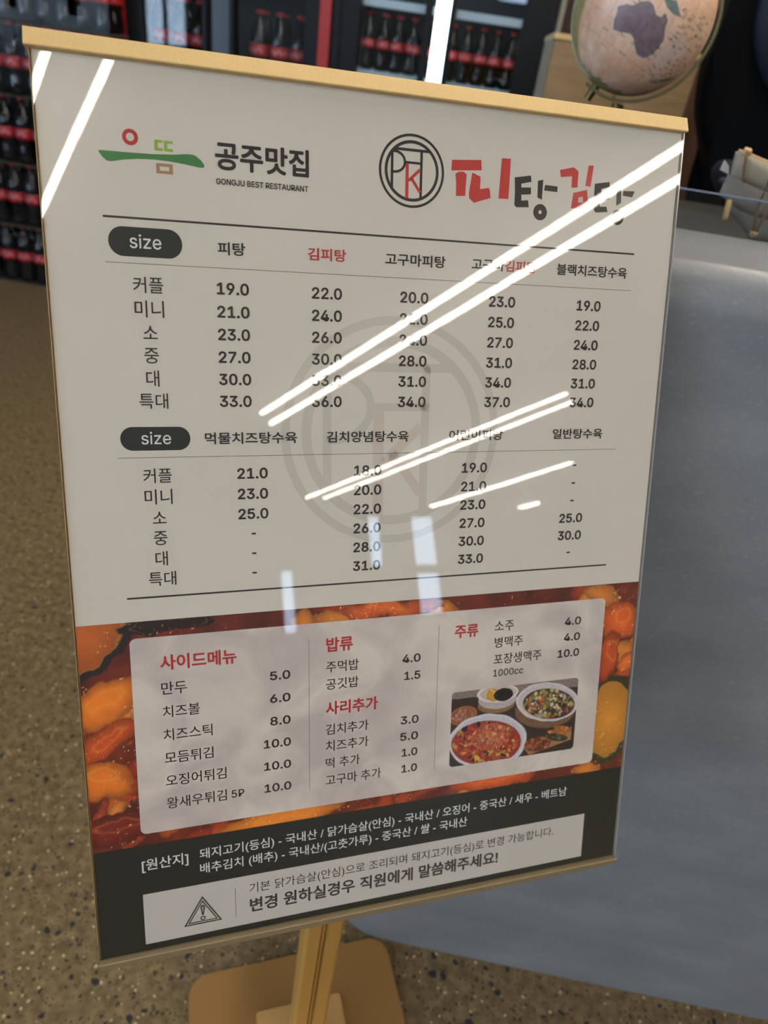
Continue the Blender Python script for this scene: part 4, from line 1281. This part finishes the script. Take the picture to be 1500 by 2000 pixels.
# courgette slices with dark rind (upper left and right edge) and large glazed pieces on the left
for cx, cy, a, b, an, inn, rind in ((-2, 352, 34, 21, -0.55, (190, 96, 34), (34, 22, 20)), (404, 460, 22, 33, 0.12, (208, 138, 46), (52, 52, 26)), (56, 344, 26, 5, -0.05, (36, 20, 16), (24, 14, 14))):
    d = ell(wx, wy, cx, cy, a, b, an)
    C_ = blend(C_, soft(d / 1.22, 0.05), rind)
    C_ = blend(C_, soft(d / 1.02, 0.05) * 0.8, (206, 160, 66))
    cc = np.array(inn, float) * (1.08 - 0.25 * np.clip(d, 0, 1)[..., None])
    C_ = C_ * (1 - soft(d, 0.06)[..., None]) + cc * soft(d, 0.06)[..., None]
for cx, cy, a, b, an, col_ in ((10, 398, 30, 15, -0.5, (210, 112, 30)), (12, 424, 30, 11, -0.6, (176, 70, 26)), (8, 452, 24, 14, 0.1, (206, 108, 34)), (405, 372, 20, 17, 0.2, (196, 84, 30)), (398, 404, 9, 24, 0.1, (170, 66, 28)), (416, 410, 10, 10, 0, (200, 96, 40)), (16, 490, 40, 12, -0.1, (104, 28, 20)), (130, 502, 50, 9, -0.08, (206, 118, 40)), (205, 346, 34, 8, 0.05, (190, 84, 34)), (300, 500, 40, 8, 0, (190, 80, 32))):
    d = ell(wx, wy, cx, cy, a, b, an)
    sh_ = 1.15 - 0.5 * np.clip(d, 0, 1) ** 3
    C_ = C_ * (1 - soft(d)[..., None]) + np.array(col_, float) * sh_[..., None] * soft(d)[..., None]
    hl = np.exp(-((ell(wx, wy, cx + 3, cy - b * 0.25, a * 0.5, b * 0.4, an) - 0.8) / 0.16) ** 2)
    C_ = blend(C_, hl * 0.3 * soft(d), (240, 176, 66))
fil = np.abs(fbm(U / 7, V / 7, 80) - 0.5)
C_ = blend(C_, np.clip(1 - fil / 0.008, 0, 1) * (fbm(U / 20, V / 20, 85) > 0.53) * 0.55, (238, 176, 120))
spk = fbm(U / 1.7, V / 1.7, 90, 2)
C_ = blend(C_, np.clip((spk - 0.80) / 0.06, 0, 1) * (fbm(U / 16, V / 16, 91) > 0.5) * 0.8, (250, 214, 160))
pos = np.array(W(0, 0, 0.05))[None, None] + (U / 1000)[..., None] * np.array(PEX) + (V / 1000)[..., None] * np.array(PEY)
M['food'] = attr_mat('food print', 0.5)
grid_mesh('food_print', nu, nv, pos, C_, M['food'], ms, smooth=False)
# translucent looking price panel: the picture shows through faintly, printed
pm = mat('price panel print', (206, 196, 190), 0.55)
nt = pm.node_tree
tc = nt.nodes.new('ShaderNodeTexCoord')
n1_ = nt.nodes.new('ShaderNodeTexNoise'); n1_.inputs['Scale'].default_value = 22; n1_.inputs['Detail'].default_value = 5; n1_.inputs['Distortion'].default_value = 0.8
r1_ = nt.nodes.new('ShaderNodeValToRGB')
r1_.color_ramp.elements[0].position = 0.36; r1_.color_ramp.elements[0].color = srgb((186, 174, 174))
r1_.color_ramp.elements[1].position = 0.64; r1_.color_ramp.elements[1].color = srgb((211, 202, 193))
nt.links.new(tc.outputs['Object'], n1_.inputs['Vector']); nt.links.new(n1_.outputs['Fac'], r1_.inputs[0]); nt.links.new(r1_.outputs[0], nt.nodes['Principled BSDF'].inputs['Base Color'])
flat('price_panel', pm, [(rrect(31.6, 390.6, 352.2, 497.0, 4.2, 8), None)], 0.14, 'pale rounded side dish price panel')

# small photograph of the dishes, painted the same way
nu, nv = 331, 191
A_, B_ = np.meshgrid(np.linspace(0, 1, nu), np.linspace(0, 1, nv))
X = 100 + 1235 * A_
yt = 265 - 0.119 * (X - 110); yb = 990 - 0.149 * (X - 90)
Y = yt + B_ * (yb - yt)
C_ = np.zeros((nv, nu, 3)) + np.array([46, 36, 34.])
C_ += ((fbm(X / 60, Y / 14, 20) - 0.5) * 16)[..., None]
C_ = blend(C_, (Y < (330 - 0.10 * (X - 100))) * 1.0, (128, 114, 108))


def dish(X, Y, cx, cy, a, b, an, wob=0.0, seed=1):
    th_ = np.arctan2(Y - cy, X - cx)
    return ell(X, Y, cx, cy, a, b, an) * (1 + wob * np.sin(th_ * 9 + seed))


def rock(cx, cy, a, b, an, cols, n_, s0, s1, seed, base):
    global C_
    d = ell(X, Y, cx, cy, a, b, an)
    C_ = blend(C_, soft(d, 0.04), base)
    r = np.random.RandomState(seed)
    for k in range(n_):
        q = math.sqrt(r.rand()); th_ = r.uniform(0, 6.28)
        px, py = cx + a * 0.93 * q * math.cos(th_), cy + b * 0.9 * q * math.sin(th_)
        dd = ell(X, Y, px, py, r.uniform(s0, s1), r.uniform(s0, s1) * 0.72, r.uniform(0, 3))
        cc = np.array(cols[r.randint(len(cols))], float) * r.uniform(0.8, 1.1)
        m_ = soft(dd, 0.3) * (d < 1.0)
        C_ = C_ * (1 - m_[..., None]) + (cc * (1.1 - 0.35 * np.clip(dd, 0, 1)[..., None])) * m_[..., None]


C_ = blend(C_, soft(ell(X, Y, 525, 385, 185, 80, -0.1), .06), (132, 104, 74))
C_ = blend(C_, soft(ell(X, Y, 535, 330, 190, 92, -0.1), .04), (176, 166, 172))
C_ = blend(C_, soft(ell(X, Y, 535, 272, 205, 88, -0.1), .04), (214, 206, 200))
C_ = blend(C_, soft(ell(X, Y, 540, 272, 180, 72, -0.1), .06), (188, 176, 164))
rock(488, 290, 62, 62, -0.3, [(228, 178, 70), (206, 150, 54), (236, 200, 110)], 60, 6, 14, 4, (196, 140, 52))
rock(590, 285, 95, 62, -0.2, [(20, 20, 22), (34, 32, 34), (14, 14, 16)], 60, 8, 18, 5, (22, 20, 22))
C_ = blend(C_, soft(ell(X, Y, 1020, 440, 315, 170, -0.05), .04), (112, 84, 60))
d = dish(X, Y, 1035, 355, 322, 188, 0.03, 0.012)
C_ = blend(C_, soft(d, .03), (208, 204, 208)); C_ = blend(C_, soft(d / 0.95, .06), (190, 184, 188))
rock(1050, 372, 268, 148, 0.05, [(70, 52, 40), (196, 182, 112), (206, 88, 40), (120, 96, 62), (210, 200, 170), (50, 40, 34), (150, 140, 70), (160, 96, 70), (196, 186, 180)], 190, 16, 38, 6, (70, 44, 34))
C_ = blend(C_, soft(ell(X, Y, 215, 485, 138, 92, -0.35), .05), (150, 88, 52))
rock(205, 485, 108, 66, -0.35, [(176, 112, 84), (156, 84, 60), (196, 150, 130)], 50, 12, 24, 7, (146, 84, 62))
d = dish(X, Y, 465, 735, 388, 272, -0.08, 0.012)
C_ = blend(C_, soft(d, .03), (206, 206, 216)); C_ = blend(C_, soft(d / 0.95, .06), (190, 188, 200))
rock(452, 752, 345, 222, -0.06, [(196, 88, 52), (178, 52, 38), (206, 128, 62), (150, 44, 40), (214, 156, 96), (40, 26, 30), (200, 168, 70), (190, 76, 60)], 230, 18, 42, 8, (140, 44, 36))
rock(480, 690, 190, 130, -0.2, [(206, 120, 84), (196, 98, 66), (214, 150, 110), (184, 84, 60)], 110, 14, 36, 9, (190, 96, 66))
pb = [(815, 800), (880, 870), (1305, 715), (1305, 590)]
C_ = blend(C_, inpoly(X, Y, pb) * 1.0, (158, 112, 70))
rock(1210, 610, 95, 26, 0.1, [(206, 128, 62), (190, 110, 52)], 20, 30, 60, 10, (190, 110, 56))
rock(1150, 650, 100, 24, 0.12, [(204, 124, 60), (186, 104, 50)], 20, 30, 60, 11, (184, 104, 54))
rock(1150, 695, 120, 38, 0.1, [(60, 66, 40), (120, 108, 64), (44, 46, 34)], 60, 10, 24, 12, (60, 54, 38))
rock(960, 760, 140, 72, -0.2, [(150, 74, 44), (110, 54, 38), (180, 104, 66), (84, 46, 36)], 90, 14, 34, 13, (96, 50, 36))
C_ += ((fbm(X / 9, Y / 9, 99, 3) - 0.5) * 44)[..., None]
UU, VV = 261.3 + 110.2 * A_, 418.2 + 63.3 * B_
rc = 3.2
for sx, ex_ in ((1, 261.3 + rc), (-1, 371.5 - rc)):
    for sy, ey_ in ((1, 418.2 + rc), (-1, 481.5 - rc)):
        msk = ((ex_ - UU) * sx > 0) & ((ey_ - VV) * sy > 0)
        dd = np.hypot(UU - ex_, VV - ey_)
        k_ = np.where(msk & (dd > rc), rc / np.maximum(dd, 1e-6), 1.0)
        UU = np.where(msk, ex_ + (UU - ex_) * k_, UU); VV = np.where(msk, ey_ + (VV - ey_) * k_, VV)
pos = np.array(W(0, 0, 0.20))[None, None] + (UU / 1000)[..., None] * np.array(PEX) + (VV / 1000)[..., None] * np.array(PEY)
o = grid_mesh('dish_photo', nu, nv, pos, C_, M['food'], ms, smooth=False)
o['label'] = 'small printed photo of stews and fried side dishes'
